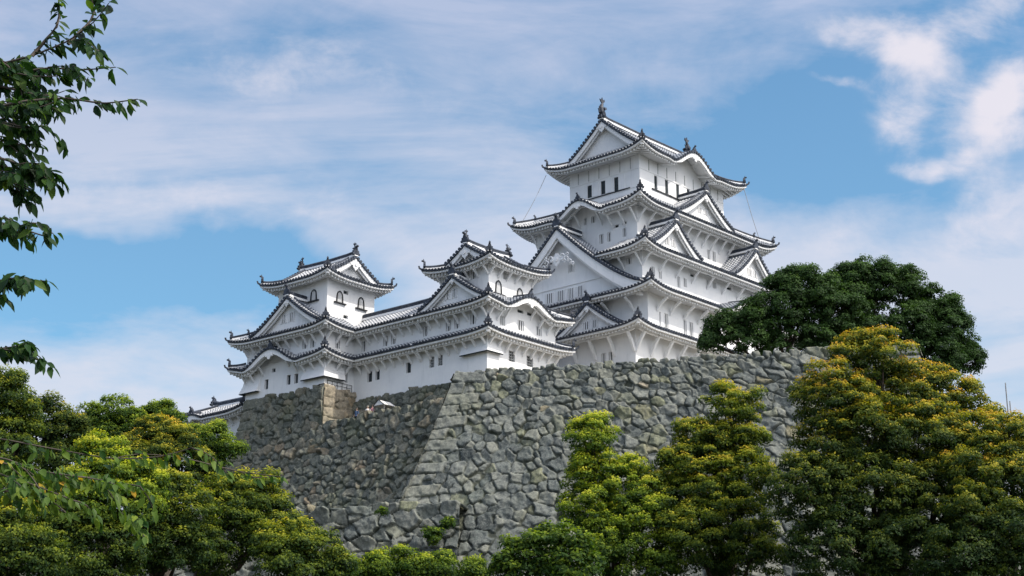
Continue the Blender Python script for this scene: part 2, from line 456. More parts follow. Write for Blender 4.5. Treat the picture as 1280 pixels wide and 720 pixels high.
class Skirt:
    """one storey: plastered walls, and the tiled roof that rings them"""
    def __init__(s, B, rect, z0, ze, o, inner, zi, up=.7, karas=(), sp=.46, holes=(), brackets=None, cl=4.2, p=1.12,
                 sides='SWNE', wall_sides='SWNE', bstep=1.9, blen=1.25, bw=.085, wallname='storey_wall', hips=True, trims=(), topz=None, clip=None):
        s.B, s.rect, s.ze, s.o, s.zi, s.up, s.karas, s.cl, s.p = B, rect, ze, o, zi, up, karas, cl, p
        s.ro = (rect[0] - o, rect[1] + o, rect[2] - o, rect[3] + o); s.ri = inner
        s.sp = sp; s.clip = clip or {}
        # --- tiled surface
        mb = MB()
        for sd in sides:
            to0, to1 = s.oe(sd); ti0, ti1 = s.ie(sd); D = inw(sd, s.ro, s.ri)
            nu = max(24, int((to1 - to0) / .8)); rows = []
            for j in range(9):
                v = j / 8; row = []
                for i in range(nu + 1):
                    q = i / nu; q = .5 - .5 * math.cos(math.pi * q) * (.35) - (.5 - q) * .65 if False else q
                    t = (to0 + (to1 - to0) * q) * (1 - v) + (ti0 + (ti1 - ti0) * q) * v
                    row.append(T(sd, s.ro, t, D * v, s.z(sd, t, v)))
                rows.append(row)
            mb.grid(rows, 0)
        s.roof = roof = B.b(mb, 'tiled_roof', [M['tile']])
        # --- tile rows
        rl = Rolls()
        for sd in sides:
            to0, to1 = s.oe(sd); ti0, ti1 = s.ie(sd); D = inw(sd, s.ro, s.ri)
            t = to0 + sp * .6
            while t < to1 - sp * .4:
                vm = 1.0
                if t < ti0: vm = (t - to0) / (ti0 - to0)
                if t > ti1: vm = (to1 - t) / (to1 - ti1)
                if vm * D > .25:
                    n = max(2, int(7 * vm) + 1); pth = []
                    for k in range(n + 1):
                        v = vm * k / n; pth.append(T(sd, s.ro, t, D * v - (.07 if k == 0 else 0), s.z(sd, t, v) + .03))
                    rl.add(pth, TAN[sd], .125)
                t += sp
        rl.build(B, 'tile_rows', roof)
        # --- eaves: tile edge, white boards, soffit, rafters
        ed = MB(); rf = MB()
        for sd in sides:
            to0, to1 = s.oe(sd); D = inw(sd, s.ro, s.ri)
            n = max(30, int((to1 - to0) / .35)); ts = [to0 + (to1 - to0) * i / n for i in range(n + 1)]

            def pt(t, d, dz):
                lo, hi = s.clip.get(sd, (None, None)); tt = max(t, to0 + d) if lo is None else t; tt = min(tt, to1 - d) if hi is None else tt; return T(sd, s.ro, tt, d, s.z(sd, t, 0) + dz)
            ed.strip([pt(t, -.03, .03) for t in ts], [pt(t, -.03, -.12) for t in ts], 0)
            ed.strip([pt(t, -.03, -.12) for t in ts], [pt(t, .05, -.12) for t in ts], 0)
            hb = [.19 + .34 * min(1, max(0, s.kz(sd, t) * 1.6)) for t in ts]
            ed.strip([pt(t, .05, -.12) for t in ts], [pt(t, .05, -.12 - h) for t, h in zip(ts, hb)], 1)
            ed.strip([pt(t, .05, -.12 - h) for t, h in zip(ts, hb)], [pt(t, .32, -.12 - h) for t, h in zip(ts, hb)], 1)
            ed.strip([pt(t, .32, -.12 - h) for t, h in zip(ts, hb)], [pt(t, .32, -.20) for t, h in zip(ts, hb)], 1)
            # soffit
            rows = [[pt(t, d, -.20 + .22 * (d - .3)) for t in ts] for d in (.32, o * .6, o + .05)]
            ed.grid(rows, 1)
            t = to0 + sp * .5
            while t < to1 - .1:
                if s.kz(sd, t) < .35:
                    d0, d1 = .38, o + .02
                    d0 = max(d0, 0); lo, hi = s.clip.get(sd, (None, None)); dl = min(t - to0 if lo is None else 99, to1 - t if hi is None else 99)
                    if dl < o: d1 = max(d0 + .05, min(d1, dl + .05))
                    a = np.array(T(sd, s.ro, t, d0, s.z(sd, t, 0) - .40)); b = np.array(T(sd, s.ro, t, d1, s.z(sd, t, 0) - .40 + .22 * (d1 - .3)))
                    c = (a + b) / 2; ax = (b - a) / 2
                    rf.box(c, ax, np.array(TAN[sd]) * .10, (0, 0, .16), 0)
                t += sp
            # longitudinal purlin carried by the struts
            if brackets and sd in brackets:
                pth = [pt(t, o * .48, -.62 + .1) for t in ts if (to0 + o * .5 < t or s.clip.get(sd, (None, 0))[0] is not None) and (t < to1 - o * .5 or s.clip.get(sd, (0, None))[1] is not None)]
                rf.sweep(pth, [(-.09, -.1), (.09, -.1), (.09, .1), (-.09, .1)], 0)
        ed.build('eave_boards', [M['tile_dark'], M['plaster']], roof)
        rf.build('rafters', M['plaster'], roof)['kind'] = 'stuff'
        # --- walls
        s.walls(z0, holes, wall_sides, wallname, trims)
        # --- struts
        if brackets:
            src = None
            for sd in brackets:
                t0, t1 = s.we(sd); n = max(2, round((t1 - t0) / bstep)); k = 0
                for k in range(n + 1):
                    t = t0 + .12 + (t1 - t0 - .24) * k / n
                    if any(kk[0] == sd and abs(t - kk[1]) < kk[2] * .35 for kk in karas): continue
                    zz = s.z(sd, t, 0) - .55; bm = MB()
                    a = np.array(T(sd, s.ro, t, o, zz - blen)); m_ = np.array(T(sd, s.ro, t, o * .72, zz - blen * .42)); b = np.array(T(sd, s.ro, t, o * .42, zz + .05))
                    bm.sweep([a, m_, b], [(-bw, -bw * 1.3), (bw, -bw * 1.3), (bw, bw * 1.3), (-bw, bw * 1.3)], 0, side=TAN[sd])
                    bm.build('eave_strut', M['plaster'], roof)
        # --- hips
        if hips:
            e0, e1, n0, n1 = s.ro; i0, i1, j0, j1 = s.ri
            for (oc, ic, adj) in (((e0, n0), (i0, j0), 'SW'), ((e1, n0), (i1, j0), 'SE'), ((e0, n1), (i0, j1), 'NW'), ((e1, n1), (i1, j1), 'NE')):
                if adj[0] not in sides or adj[1] not in sides: continue
                if s.clip.get(adj[0], (None, None))['WE'.index(adj[1])] is not None or s.clip.get(adj[1], (None, None))['SN'.index(adj[0])] is not None: continue
                pth = []
                for k in range(9):
                    v = .05 + .95 * k / 8
                    x = oc[0] + (ic[0] - oc[0]) * v; y = oc[1] + (ic[1] - oc[1]) * v
                    pth.append((x, y, s.z(adj[0], x, v) + .05 + .10 * (1 - v) ** 4))
                hm = MB(); ridge_bar(hm, pth, .34, .34)
                dv = np.array([oc[0] - ic[0], oc[1] - ic[1], 0.]); dv /= np.linalg.norm(dv)
                om = MB(); om2 = MB(); oni(om, np.array(pth[0]) + np.array([0, 0, .05]) - dv * .05, dv, .95)
                tl = np.linalg.norm(np.array(oc) - np.array(ic))
                if tl > 4.2: oni(om2, np.array(pth[3]) + np.array([0, 0, .12]), dv, .7)
                # upswept corner tip tile
                c = np.array([oc[0], oc[1], s.z(adj[0], oc[0], 0)])
                om.sweep([c - dv * .5 + np.array([0, 0, .05]), c + np.array([0, 0, .06]), c + dv * .22 + np.array([0, 0, .2]), c + dv * .28 + np.array([0, 0, .42])], [(-.11, -.09), (.11, -.09), (.08, .09), (-.08, .09)])
                hm.build('hip_ridge', [M['tile_dark'], M['plaster']], roof); om.build('corner_ornament', M['tile_dark'], roof)
                if om2.v: om2.build('hip_ornament', M['tile_dark'], roof)
                # diagonal corner rafter
                cr = MB(); a = c + np.array([0, 0, -.52]) - dv * .35; b = c - dv * o * 1.38 + np.array([0, 0, -.42 + .2 * o - up * .35])
                cr.sweep([a, b], [(-.13, -.14), (.13, -.14), (.13, .14), (-.13, .14)]); cr.build('corner_rafter', M['plaster'], roof)
        # --- crest tile and pendant of each curved gable
        for sd, c, hw, h in karas:
            if sd not in sides: continue
            km = MB(); D = inw(sd, s.ro, s.ri)
            vm = min(.9, h / max(.1, (zi - ze)) + .1)
            pth = [T(sd, s.ro, c, D * v + (.12 if v == 0 else 0), s.z(sd, c, v) + .06) for v in np.linspace(0, vm, 6)]
            ridge_bar(km, pth, .34, .32); oni(km, np.array(pth[0]) + np.array([0, 0, .05]), OUT[sd], .85)
            km.build('curved_gable_ridge', [M['tile_dark'], M['plaster']], roof)
            pm = MB(); q = np.array(T(sd, s.ro, c, .02, s.z(sd, c, 0) - .62)); tn = np.array(TAN[sd], float)
            pr = [(-.75, .10), (-.55, -.10), (-.62, -.28), (-.3, -.22), (-.2, -.5), (0, -.62), (.2, -.5), (.3, -.22), (.62, -.28), (.55, -.10), (.75, .10)]
            k2 = min(1.1, hw / 4.5)
            pm.prism([tuple(q + tn * a * k2 + np.array([0, 0, b * k2])) for a, b in pr], -np.array(OUT[sd], float) * .12)
            pm.build('gable_pendant', M['plaster'], roof)

    def _c(s, sd, r):
        a, b = ext(sd, r); lo, hi = s.clip.get(sd, (None, None))
        return (a if lo is None else lo, b if hi is None else hi)

    def oe(s, sd): return s._c(sd, s.ro)
    def ie(s, sd): return s._c(sd, s.ri)
    def we(s, sd): return s._c(sd, s.rect)

    def kz(s, sd, t):
        b = 0.0
        for k, c, hw, h in s.karas:
            if k == sd: b += max(0, h * bell((t - c) / hw))
        return b

    def z(s, sd, t, v):
        to0, to1 = s.oe(sd); ti0, ti1 = s.ie(sd)
        ta = to0 + (ti0 - to0) * v; tb = to1 + (ti1 - to1) * v; lo, hi = s.clip.get(sd, (None, None))
        a = max(0, min(t - ta if lo is None else 99, tb - t if hi is None else 99))
        k = max(0, 1 - a / s.cl) ** 2.3
        z = s.ze + (s.zi - s.ze) * v ** s.p + s.up * k * (1 - v) ** 1.3
        for q, c, hw, h in s.karas:
            if q == sd:
                x = (t - c) / hw
                if abs(x) < 1.25:
                    kz = s.ze + h * bell(x) + .10 * inw(sd, s.ro, s.ri) * v
                    z = max(z, kz) if bell(x) > 0 else (z + h * bell(x) * (1 - v))
        return z

    def soff(s, sd, t): return s.z(sd, t, 0) - .20 + .22 * (s.o - .3)

    def walls(s, z0, holes, wall_sides, name, trims):
        mb = MB(); rect = s.rect
        for sd in wall_sides:
            t0, t1 = s.we(sd); hs = [h for h in holes if h[0] == sd]
            cuts = {t0, t1}
            n = max(4, int((t1 - t0) / 1.0)); cuts |= {t0 + (t1 - t0) * i / n for i in range(n + 1)}
            for h in hs: cuts |= {h[1] - h[3] / 2, h[1] + h[3] / 2}
            cuts = sorted(cuts)
            for a, b in zip(cuts[:-1], cuts[1:]):
                if b - a < 1e-5: continue
                m = (a + b) / 2; zs = [(z0, z0)]
                for h in sorted([h for h in hs if abs(m - h[1]) < h[3] / 2], key=lambda h: h[2]): zs += [(h[2], h[2]), (h[2] + h[4],) * 2]
                zs.append((s.soff(sd, a) + .04, s.soff(sd, b) + .04))
                for i in range(0, len(zs), 2):
                    (za, zb), (zc, zd) = zs[i], zs[i + 1]
                    mb.quad(T(sd, rect, a, 0, za), T(sd, rect, b, 0, zb), T(sd, rect, b, 0, zd), T(sd, rect, a, 0, zc))
            for h in hs:
                _, t, z, w, hh = h[:5]; a, b = t - w / 2, t + w / 2; dp = .28
                mb.quad(T(sd, rect, a, 0, z), T(sd, rect, a, dp, z), T(sd, rect, a, dp, z + hh), T(sd, rect, a, 0, z + hh))
                mb.quad(T(sd, rect, b, 0, z), T(sd, rect, b, dp, z), T(sd, rect, b, dp, z + hh), T(sd, rect, b, 0, z + hh))
                mb.quad(T(sd, rect, a, 0, z), T(sd, rect, b, 0, z), T(sd, rect, b, dp, z), T(sd, rect, a, dp, z))
                mb.quad(T(sd, rect, a, 0, z + hh), T(sd, rect, b, 0, z + hh), T(sd, rect, b, dp, z + hh), T(sd, rect, a, dp, z + hh))
        for tr in trims:       # (side, t0, t1, z, height) thin plaster rails
            sd, a, b, z, h = tr; o = np.array(OUT[sd], float)
            c = (np.array(T(sd, rect, a, 0, z)) + np.array(T(sd, rect, b, 0, z))) / 2
            if h > 0: mb.box(c + o * .03, np.array(TAN[sd]) * (b - a) / 2, o * .035, (0, 0, h / 2))
        s.B.b(mb, name, M['plaster'])
        for h in holes: window(s.B, rect, *h)


def window(B, rect, sd, t, z, w, h, style='lattice', plane_d=0.0):
    mb = MB(); a, b = t - w / 2, t + w / 2; dp = (.09 if style == 'shutter' else .27) + plane_d
    Q = lambda tt, d, zz: T(sd, rect, tt, d, zz)
    tn, ou = np.array(TAN[sd], float), np.array(OUT[sd], float)
    if style in ('lattice', 'open', 'cross', 'slit', 'shutter'):
        mb.quad(Q(a, dp, z), Q(b, dp, z), Q(b, dp, z + h), Q(a, dp, z + h))
        o = B.b(mb, 'window', M['dark'] if style != 'lattice' else M['dark'])
        bm = MB()
        if style == 'lattice':
            n = max(2, round(w / .30))
            for k in range(n):
                c = a + w * (k + .5) / n
                bm.box(np.array(Q(c, .10 + plane_d, z + h / 2)), tn * w / n * .15, ou * .06, (0, 0, h / 2 - .003))
        elif style == 'cross':
            for k in (1, 2): bm.box(np.array(Q(a + w * k / 3, .17, z + h / 2)), tn * .035, ou * .03, (0, 0, h / 2 - .003))
            for k in (1, 2, 3): bm.box(np.array(Q(t, .13, z + h * k / 4)), tn * (w / 2 - .003), ou * .03, (0, 0, .03))
        elif style == 'shutter':
            pass
        elif style == 'open':
            bm.box(np.array(Q(a + .07, .16, z + h / 2)), tn * .06, ou * .08, (0, 0, h / 2 - .003))
        if bm.v: bm.build('window_bars', M['shutter'] if style in ('cross',) else M['plaster'], o)
    return o


def kato(B, rect, sd, t, z, w=.95, h=1.5):
    """bell-shaped window in a black lacquered frame with a sill"""
    Q = lambda tt, d, zz: T(sd, rect, tt, d, zz); ou = np.array(OUT[sd], float)
    pr = [(-.56, 0), (-.50, .5), (-.44, .74), (-.28, .9), (0, 1.0), (.28, .9), (.44, .74), (.50, .5), (.56, 0)]
    outer = [np.array(Q(t + x * w, -.06, z + y * h)) for x, y in pr]
    inner = [np.array(Q(t + x * w * .70, -.06, z + .04 * h + y * h * .86)) for x, y in pr]
    mb = MB(); mb.strip([tuple(p) for p in outer], [tuple(p) for p in inner])
    mb.strip([tuple(p) for p in outer], [tuple(p - ou * .055) for p in outer])
    mb.strip([tuple(p) for p in inner], [tuple(p - ou * .055) for p in inner])
    mb.box(np.array(Q(t, -.12, z - .06)), np.array(TAN[sd]) * w * .88, ou * .1, (0, 0, .07))
    o = B.b(mb, 'bell_window', M['black'])
    pm = MB(); pm.add([tuple(p - ou * .05) for p in inner], [tuple(range(len(inner)))]); pm.build('window_panel', M['shutter'], o)
    bm = MB()
    for x in (-.17, 0.0, .17): bm.box(np.array(Q(t + x * w, -.03, z + h * .42)), np.array(TAN[sd]) * .035, ou * .015, (0, 0, h * .36))
    bm.build('window_bars', M['plaster'], o)


def gable(B, sd, c, f0, L, hw, zb, za, p=1.28, bh=.62, og=.85, sp=.46, wins=(), pend=1.0, both=False, ridge=True, wallz=None, cut=None, oniscale=1.0, beam=None, eyebrow=False, xl=1.0, xr=1.0, name='gable_roof', carved=False, ridge_back=None):
    """a tiled triangular gable facing sd: its front board plane at f0, running back L"""
    ou = np.array(OUT[sd], float); sgn = ou[0] + ou[1]

    def Q(t, f, z):
        if sd in 'SN': return (c + t, f0 - sgn * f, z)
        return (f0 - sgn * f, c + t, z)
    H = za - zb
    def zz(t): return zb + H * max(0, 1 - abs(t) / hw) ** p if abs(t) <= hw else zb - H * p * .12 * (abs(t) - hw) / hw
    f1 = L
    xs_half = [hw * (k / 14) for k in range(15)]
    left = [-x for x in reversed(xs_half) if x <= hw * xl]; right = [x for x in xs_half if 0 < x <= hw * xr]
    xs = left + right
    mb = MB()
    mb.strip([Q(t, 0, zz(t)) for t in xs], [Q(t, f1, zz(t)) for t in xs], 0)
    mb.strip([Q(t, .1, zz(t) - .2) for t in xs], [Q(t, f1 - (.1 if both else 0), zz(t) - .2) for t in xs], 1)
    roof = B.b(mb, name, [M['tile'], M['plaster']])
    # tile rows down the slopes
    rl = Rolls(); f = 1.15
    while f < f1 - (1.1 if both else 0):
        for side in (-1, 1):
            pth = [Q(side * x, f, zz(x) + .03) for x in [hw * q for q in (1, .86, .7, .55, .4, .25, .1)] if x <= hw * (xl if side < 0 else xr)]
            if len(pth) > 1: rl.add(pth, ou if sd in 'SN' else ou, .105, cap=False)
        f += sp
    # verge rows, pointing out over the boards
    sgs = [0] + ([1] if both else [])
    arc = [0]; N = 80
    for k in range(1, N + 1):
        x0, x1 = hw * (k - 1) / N, hw * k / N; arc.append(arc[-1] + math.hypot(x1 - x0, zz(x1) - zz(x0)))
    for g in sgs:
        fr = (lambda f: f) if g == 0 else (lambda f: f1 - f)
        for side in (-1, 1):
            a = .35
            while a < arc[-1] * (xl if side < 0 else xr):
                x = np.interp(a, arc, [hw * k / N for k in range(N + 1)]); dx = .05
                tn = np.array(Q(side * (x + dx), 0, zz(x + dx))) - np.array(Q(side * (x - dx), 0, zz(x - dx))); tn /= np.linalg.norm(tn)
                rl.add([Q(side * x, fr(-.08), zz(x) + .10), Q(side * x, fr(.35), zz(x) + .10), Q(side * x, fr(.78), zz(x) + .10)], tn, .145)
                a += .46
        # descending ridge beside the verge
        dm = MB()
        for side in (-1, 1):
            pth = [Q(side * hw * q, fr(.98), zz(hw * q) + .05) for q in (.98, .85, .7, .55, .4, .25, .12, .02) if q <= (xl if side < 0 else xr)]
            if len(pth) > 1: ridge_bar(dm, pth, .30, .26)
        dm.build('verge_ridge', [M['tile_dark'], M['plaster']], roof)
        # boards
        bb = MB()
        F = fr
        def band(f, top, bot, th, mi=1):
            A = [Q(t, F(f), zz(t) + top(t)) for t in xs]; Bt = [Q(t, F(f), zz(t) + bot(t)) for t in xs]
            bb.strip(A, Bt, mi)
            B2 = [Q(t, F(f + th), zz(t) + bot(t)) for t in xs]; A2 = [Q(t, F(f + th), zz(t) + top(t)) for t in xs]
            bb.strip(Bt, B2, mi); bb.strip(B2, A2, mi)
        grow = lambda t: .75 + .45 * (abs(t) / hw)
        slope = lambda t: math.sqrt(1 + (p * H / hw * max(.05, 1 - abs(t) / hw) ** (p - 1)) ** 2)
        band(-.03, lambda t: .05, lambda t: -.12, .1, 0)
        band(.06, lambda t: -.10, lambda t: -.10 - bh * grow(t) * slope(t) * .8, .14)
        band(.30, lambda t: -.10, lambda t: -.22 - bh * 1.15 * grow(t) * slope(t) * .8, .12)
        bb.build('barge_board', [M['tile_dark'], M['plaster']], roof)
        # gable wall
        wm = MB(); wz = zb - .35 if wallz is None else wallz
        tp = [(t, zz(t) - .19) for t in xs if zz(t) - .19 > wz]
        wm.strip([Q(t, F(og), z) for t, z in tp], [Q(t, F(og), wz) for t, z in tp], 0)
        if beam:
            z_, a_, b_ = beam; wm.box(np.array(Q((a_ + b_) / 2, F(og - .05), z_)), np.array(TAN[sd]) * (b_ - a_) / 2, ou * .06, (0, 0, .05))
        wall = wm.build('gable_wall', M['plaster'], roof)
        # windows of the gable wall
        if g == 0:
            for (t, z, w, h) in wins:
                rect = (c - 99, c + 99, c - 99, c + 99)
                if sd == 'S': rr = (0, 0, f0 + og - .29, 0)
                elif sd == 'W': rr = (f0 + og - .29, 0, 0, 0)
                elif sd == 'N': rr = (0, 0, 0, f0 - og + .29)
                else: rr = (0, f0 - og + .29, 0, 0)
                m2 = MB(); q = lambda tt, zz_, d: np.array(T(sd, rr, tt, d, zz_))
                m2.box(q(c + t, z + h / 2, .28), np.array(TAN[sd]) * w / 2, ou * .006, (0, 0, h / 2))
                wo = m2.build('gable_window', M['dark'], roof)
                m3 = MB(); n = max(2, round(w / .27))
                for k in range(n): m3.box(q(c + t - w / 2 + w * (k + .5) / n, z + h / 2, .25), np.array(TAN[sd]) * w / n * .2, ou * .05, (0, 0, h / 2 + .04))
                for e_ in (-1, 1): m3.box(q(c + t + e_ * (w / 2 + .05), z + h / 2, .25), np.array(TAN[sd]) * .05, ou * .06, (0, 0, h / 2 + .08))
                m3.build('window_bars', M['plaster'], roof)
        # pendant ornament under the apex
        pm = MB(); ap = za - (.12 + bh * .95 if not carved else 3.7); s_ = pend; tn = np.array(TAN[sd], float)
        pr = [(-.16, .55), (-.30, .30), (-.62, .20), (-.85, -.05), (-.70, -.30), (-.42, -.22), (-.36, -.52), (-.16, -.62), (0, -.88), (.16, -.62), (.36, -.52), (.42, -.22), (.70, -.30), (.85, -.05), (.62, .20), (.30, .30), (.16, .55)]
        q0 = np.array(Q(0, F(0), ap))
        pm.prism([tuple(q0 + tn * a * s_ + np.array([0, 0, b * s_])) for a, b in pr], (np.array(Q(0, F(.12), 0)) - np.array(Q(0, F(0), 0))))
        pm.tube([q0 + np.array([0, 0, -.12 * s_]) + (np.array(Q(0, F(-.12), 0)) - np.array(Q(0, F(0), 0))), q0 + np.array([0, 0, -.12 * s_])], .2 * s_, 6)
        if carved:          # scrolled wings either side of the pendant
            for sg in (-1, 1):
                for (r0, cx, cy) in ((.42, .95, .05), (.34, 1.6, -.32), (.30, 2.15, -.80), (.24, 1.25, -.55), (.22, 2.6, -1.15), (.2, 1.75, .25)):
                    cc = q0 + tn * sg * cx * s_ * .8 + np.array([0, 0, cy * s_ * .8])
                    ring = [cc + tn * math.cos(a) * r0 * s_ * .7 + np.array([0, 0, math.sin(a) * r0 * s_ * .7]) for a in np.linspace(0, 5.0, 9)]
                    pm.tube(ring, .085 * s_, 4)
        pm.build('gable_pendant', M['plaster'], roof)
        if ridge:
            pth = [np.array(Q(0, F(f), za + .12 + lift)) for f, lift in ((-.05, .16), (.6, .06), (1.4, 0))]
            if both:
                mid = f1 / 2; pth.append(np.array(Q(0, F(mid), za + .1 - .05)))
            else: pth.append(np.array(Q(0, F(f1 if ridge_back is None else ridge_back), za + .12)))
            rm = MB(); ridge_bar(rm, pth, .46, .55)
            o3 = ou if g == 0 else -ou
            rm.build('main_ridge' if both else 'gable_ridge', [M['tile_dark'], M['plaster']], roof)
            om = MB(); oni(om, pth[0] + np.array([0, 0, .0]), o3, 1.15 * oniscale)
            om.build('ridge_ornament', M['tile_dark'], roof)
    rl.build(B, 'tile_rows', roof)
    return roof, Q


def shachi(B, p, d, sc=1.0):
    """ridge finial: a fish standing on its head, tail curling up"""
    mb = MB(); d = np.asarray(d, float); p = np.asarray(p, float); up = np.array([0, 0, 1.]); sd = np.array([-d[1], d[0], 0.])
    P = lambda a, b: p + d * a * sc + up * b * sc
    mb.tube([P(-.35, .0), P(-.1, .22), P(.12, .48), P(.20, .85), P(.10, 1.2), P(-.06, 1.5), P(-.02, 1.72)], [.20 * sc, .34 * sc, .33 * sc, .27 * sc, .19 * sc, .12 * sc, .06 * sc], 8)
    for pr in ([(-.02, 1.45), (-.42, 1.72), (-.34, 1.98), (-.12, 1.82), (.02, 2.12), (.10, 1.82), (.42, 1.86), (.24, 1.58), (.06, 1.45)],
               [(.28, .35), (.62, .28), (.55, .5), (.72, .66), (.5, .72), (.52, .98), (.3, .92)],
               [(-.05, .55), (-.36, .72), (-.26, .92), (-.38, 1.15), (-.02, 1.02)]):
        mb.prism([tuple(P(a, b) - sd * .05 * sc) for a, b in pr], sd * .10 * sc)
    for s in (-1, 1):
        mb.prism([tuple(P(a, b) + sd * s * .25 * sc) for a, b in [(.05, .5), (-.25, .7), (-.1, .9), (.12, .8)]], sd * s * .2 * sc)
    mb.box(P(0, -.1), d * .5 * sc, sd * .22 * sc, up * .16 * sc)
    B.b(mb, 'fish_finial', M['tile_dark'], smooth=False)


def chute(B, rect, corner, ta, tb, zt, zbm, out=.85, slit=True):
    """flared stone-dropping chute wrapped round a corner; ta along the W wall, tb along the S wall"""
    e0, e1, n0, n1 = rect
    if corner == 'SW': sx, sy, cx, cy = -1, -1, e0, n0
    elif corner == 'NW': sx, sy, cx, cy = -1, 1, e0, n1
    A = [(cx, cy - sy * ta), (cx, cy), (cx - sx * tb, cy)]
    Ab = [(cx + sx * out, cy - sy * ta), (cx + sx * out, cy + sy * out), (cx - sx * tb, cy + sy * out)]
    top = [(x, y, zt) for x, y in A]; mid = [((x * .55 + X * .45), (y * .55 + Y * .45), zt - (zt - zbm) * .62) for (x, y), (X, Y) in zip(A, Ab)]
    bot = [(x, y, zbm) for x, y in Ab]; wallb = [(x, y, zbm + .02) for x, y in A]
    lip = [((x * .12 + X * .88), (y * .12 + Y * .88), zbm - .10) for (x, y), (X, Y) in zip(A, Ab)]
    mb = MB(); mb.strip(top, mid, 0); mb.strip(mid, bot, 0); mb.strip(bot, lip, 1)
    mb.strip(lip, wallb, 1)
    for i in (0, 2): mb.add([top[i], mid[i], bot[i], wallb[i]], [(0, 1, 2, 3)], 0)
    B.b(mb, 'stone_drop_chute', [M['plaster'], M['dark']])


def irimoya(B, rect, z0, ze, o, axis, D, zr, up, p=1.2, dg=None, ov=.75, fin=1.0, **kw):
    """hipped-and-gabled top roof. D: half span incl. overhang; zr: ridge z; dg: how far in the gable walls stand"""
    ro = (rect[0] - o, rect[1] + o, rect[2] - o, rect[3] + o)
    zi = ze + (zr - ze) * (dg / D) ** p
    ri = (ro[0] + dg, ro[1] - dg, ro[2] + dg, ro[3] - dg)
    s = Skirt(B, rect, z0, ze, o, ri, zi, up=up, p=p, **kw)
    hw = (ri[3] - ri[2]) / 2 if axis == 'e' else (ri[1] - ri[0]) / 2
    c = (ri[3] + ri[2]) / 2 if axis == 'e' else (ri[1] + ri[0]) / 2
    f0, f1 = (ri[0], ri[1]) if axis == 'e' else (ri[2], ri[3])
    f0 -= ov; f1 += ov
    gable(B, 'W' if axis == 'e' else 'S', c, f0, f1 - f0, hw * 1.04, zi - .02, zr, p=1.12, both=True, og=ov + .1, **kw_g(kw))
    za = zr + .62
    for f, sgn in ((f0 + .25, -1), (f1 - .25, 1)):
        d = (sgn, 0, 0) if axis == 'e' else (0, sgn, 0)
        shachi(B, (f, c, za) if axis == 'e' else (c, f, za), d, fin)
    return s


GKW = {}
def kw_g(kw): return GKW

LT = 'lattice'
# ================================================================== the main keep
K = Bld('castle_keep', 42, 802.5, 344, 168, 41.5, 'tallest white plastered castle keep with five stacked tiled roofs and a huge gable facing west', 'castle keep')
# storey 1 (south-west front)
s1 = Skirt(K, (-1.2, 27, .2, 22), 41.4, 46.75, 2.15, (0, 26, 1.6, 21), 47.9, up=.55, sides='SWNE', brackets='SW', bstep=2.6, blen=2.0, bw=.135,
           holes=[('W', 4.65, 43.65, .6, 1.1, LT), ('W', 3.6, 43.65, .6, 1.1, LT), ('S', 6.6, 43.6, .8, 1.1, LT), ('S', 7.9, 43.6, .8, 1.1, LT)])
gable(K, 'W', 6.0, -2.35, 3.2, 5.1, 47.25, 50.45, wins=[(.62, 47.75, .85, .85), (-.55, 47.75, .7, .85)], bh=.5, pend=.55, og=.75)
# storey 2
s2 = Skirt(K, (0, 30, -.7, 24), 47.0, 51.1, 2.2, (1.0, 29, .75, 21.5), 52.75, up=.6, brackets='', cl=4.5,
           karas=[('S', 17.2, 5.6, 1.9)],
           holes=[('S', 2.14, 47.5, .34, 1.66, LT), ('S', 3.29, 47.48, .75, 1.7, LT), ('S', 6.78, 47.5, .6, 1.65, LT), ('S', 7.97, 47.48, .73, 1.68, LT)])
bay = MB(); bay.box((17.2, -1.0, 48.9), (7.0, 0, 0), (0, .32, 0), (0, 0, 1.95)); K.b(bay, 'lattice_bay', M['plaster'])
for t in (1.6, 4.0, 6.6, 9.2):   # bracket arms at the wall head
    bm = MB(); bm.sweep([(t, -.7, 49.2), (t, -1.25, 49.9), (t, -2.2, 50.45)], [(-.12, -.14), (.12, -.14), (.12, .14), (-.12, .14)], 0, side=(1, 0, 0)); bm.build('eave_strut', M['plaster'], s2.roof)
for t in (1.3, 4.6, 8.2):
    bm = MB(); bm.sweep([(0, t, 49.2), (-.55, t, 49.9), (-1.5, t, 50.45)], [(-.12, -.14), (.12, -.14), (.12, .14), (-.12, .14)], 0, side=(0, 1, 0)); bm.build('eave_strut', M['plaster'], s2.roof)
gable(K, 'W', 11.2, -1.3, 4.4, 12.0, 52.05, 60.7, p=1.32, bh=1.3, pend=1.15, og=1.2, wallz=51.2, carved=True,
      wins=[(2.06, 52.35, 1.15, 1.15), (.36, 52.32, 1.15, 1.18), (-1.13, 52.3, 1.0, 1.2), (-2.5, 52.32, .95, 1.18), (-1.2, 55.45, .8, .9)], beam=(53.9, -5.6, 5.6), oniscale=1.25)
# storey 3
s3 = Skirt(K, (1, 25.6, .7, 21.5), 52.0, 56.35, 2.15, (3.3, 26.2 - 1, 3.0, 18.2), 58.85, up=.75, brackets='SW', bstep=3.1, blen=1.3, clip={'W': (None, 5.75)},
           holes=[('S', 2.98, 53.75, .63, 1.1, LT), ('S', 4.3, 53.72, .57, 1.15, LT), ('S', 7.76, 53.5, .61, 1.3, LT), ('S', 9.01, 53.8, .62, 1.05, LT), ('S', 13.68, 54.9, .69, .8, LT),
                  ('S', 14.85, 54.9, .77, .8, LT), ('W', 2.55, 55.06, .68, .74, LT), ('S', 10.6, 55.35, 1.0, .38, 'slit'), ('S', 17.9, 55.4, 1.0, .38, 'slit')])
gable(K, 'S', 5.5, -.95, 4.6, 4.75, 56.95, 60.45, wins=[(-.8, 57.75, .55, .75), (.35, 57.75, .55, .75)], bh=.58, pend=.6)
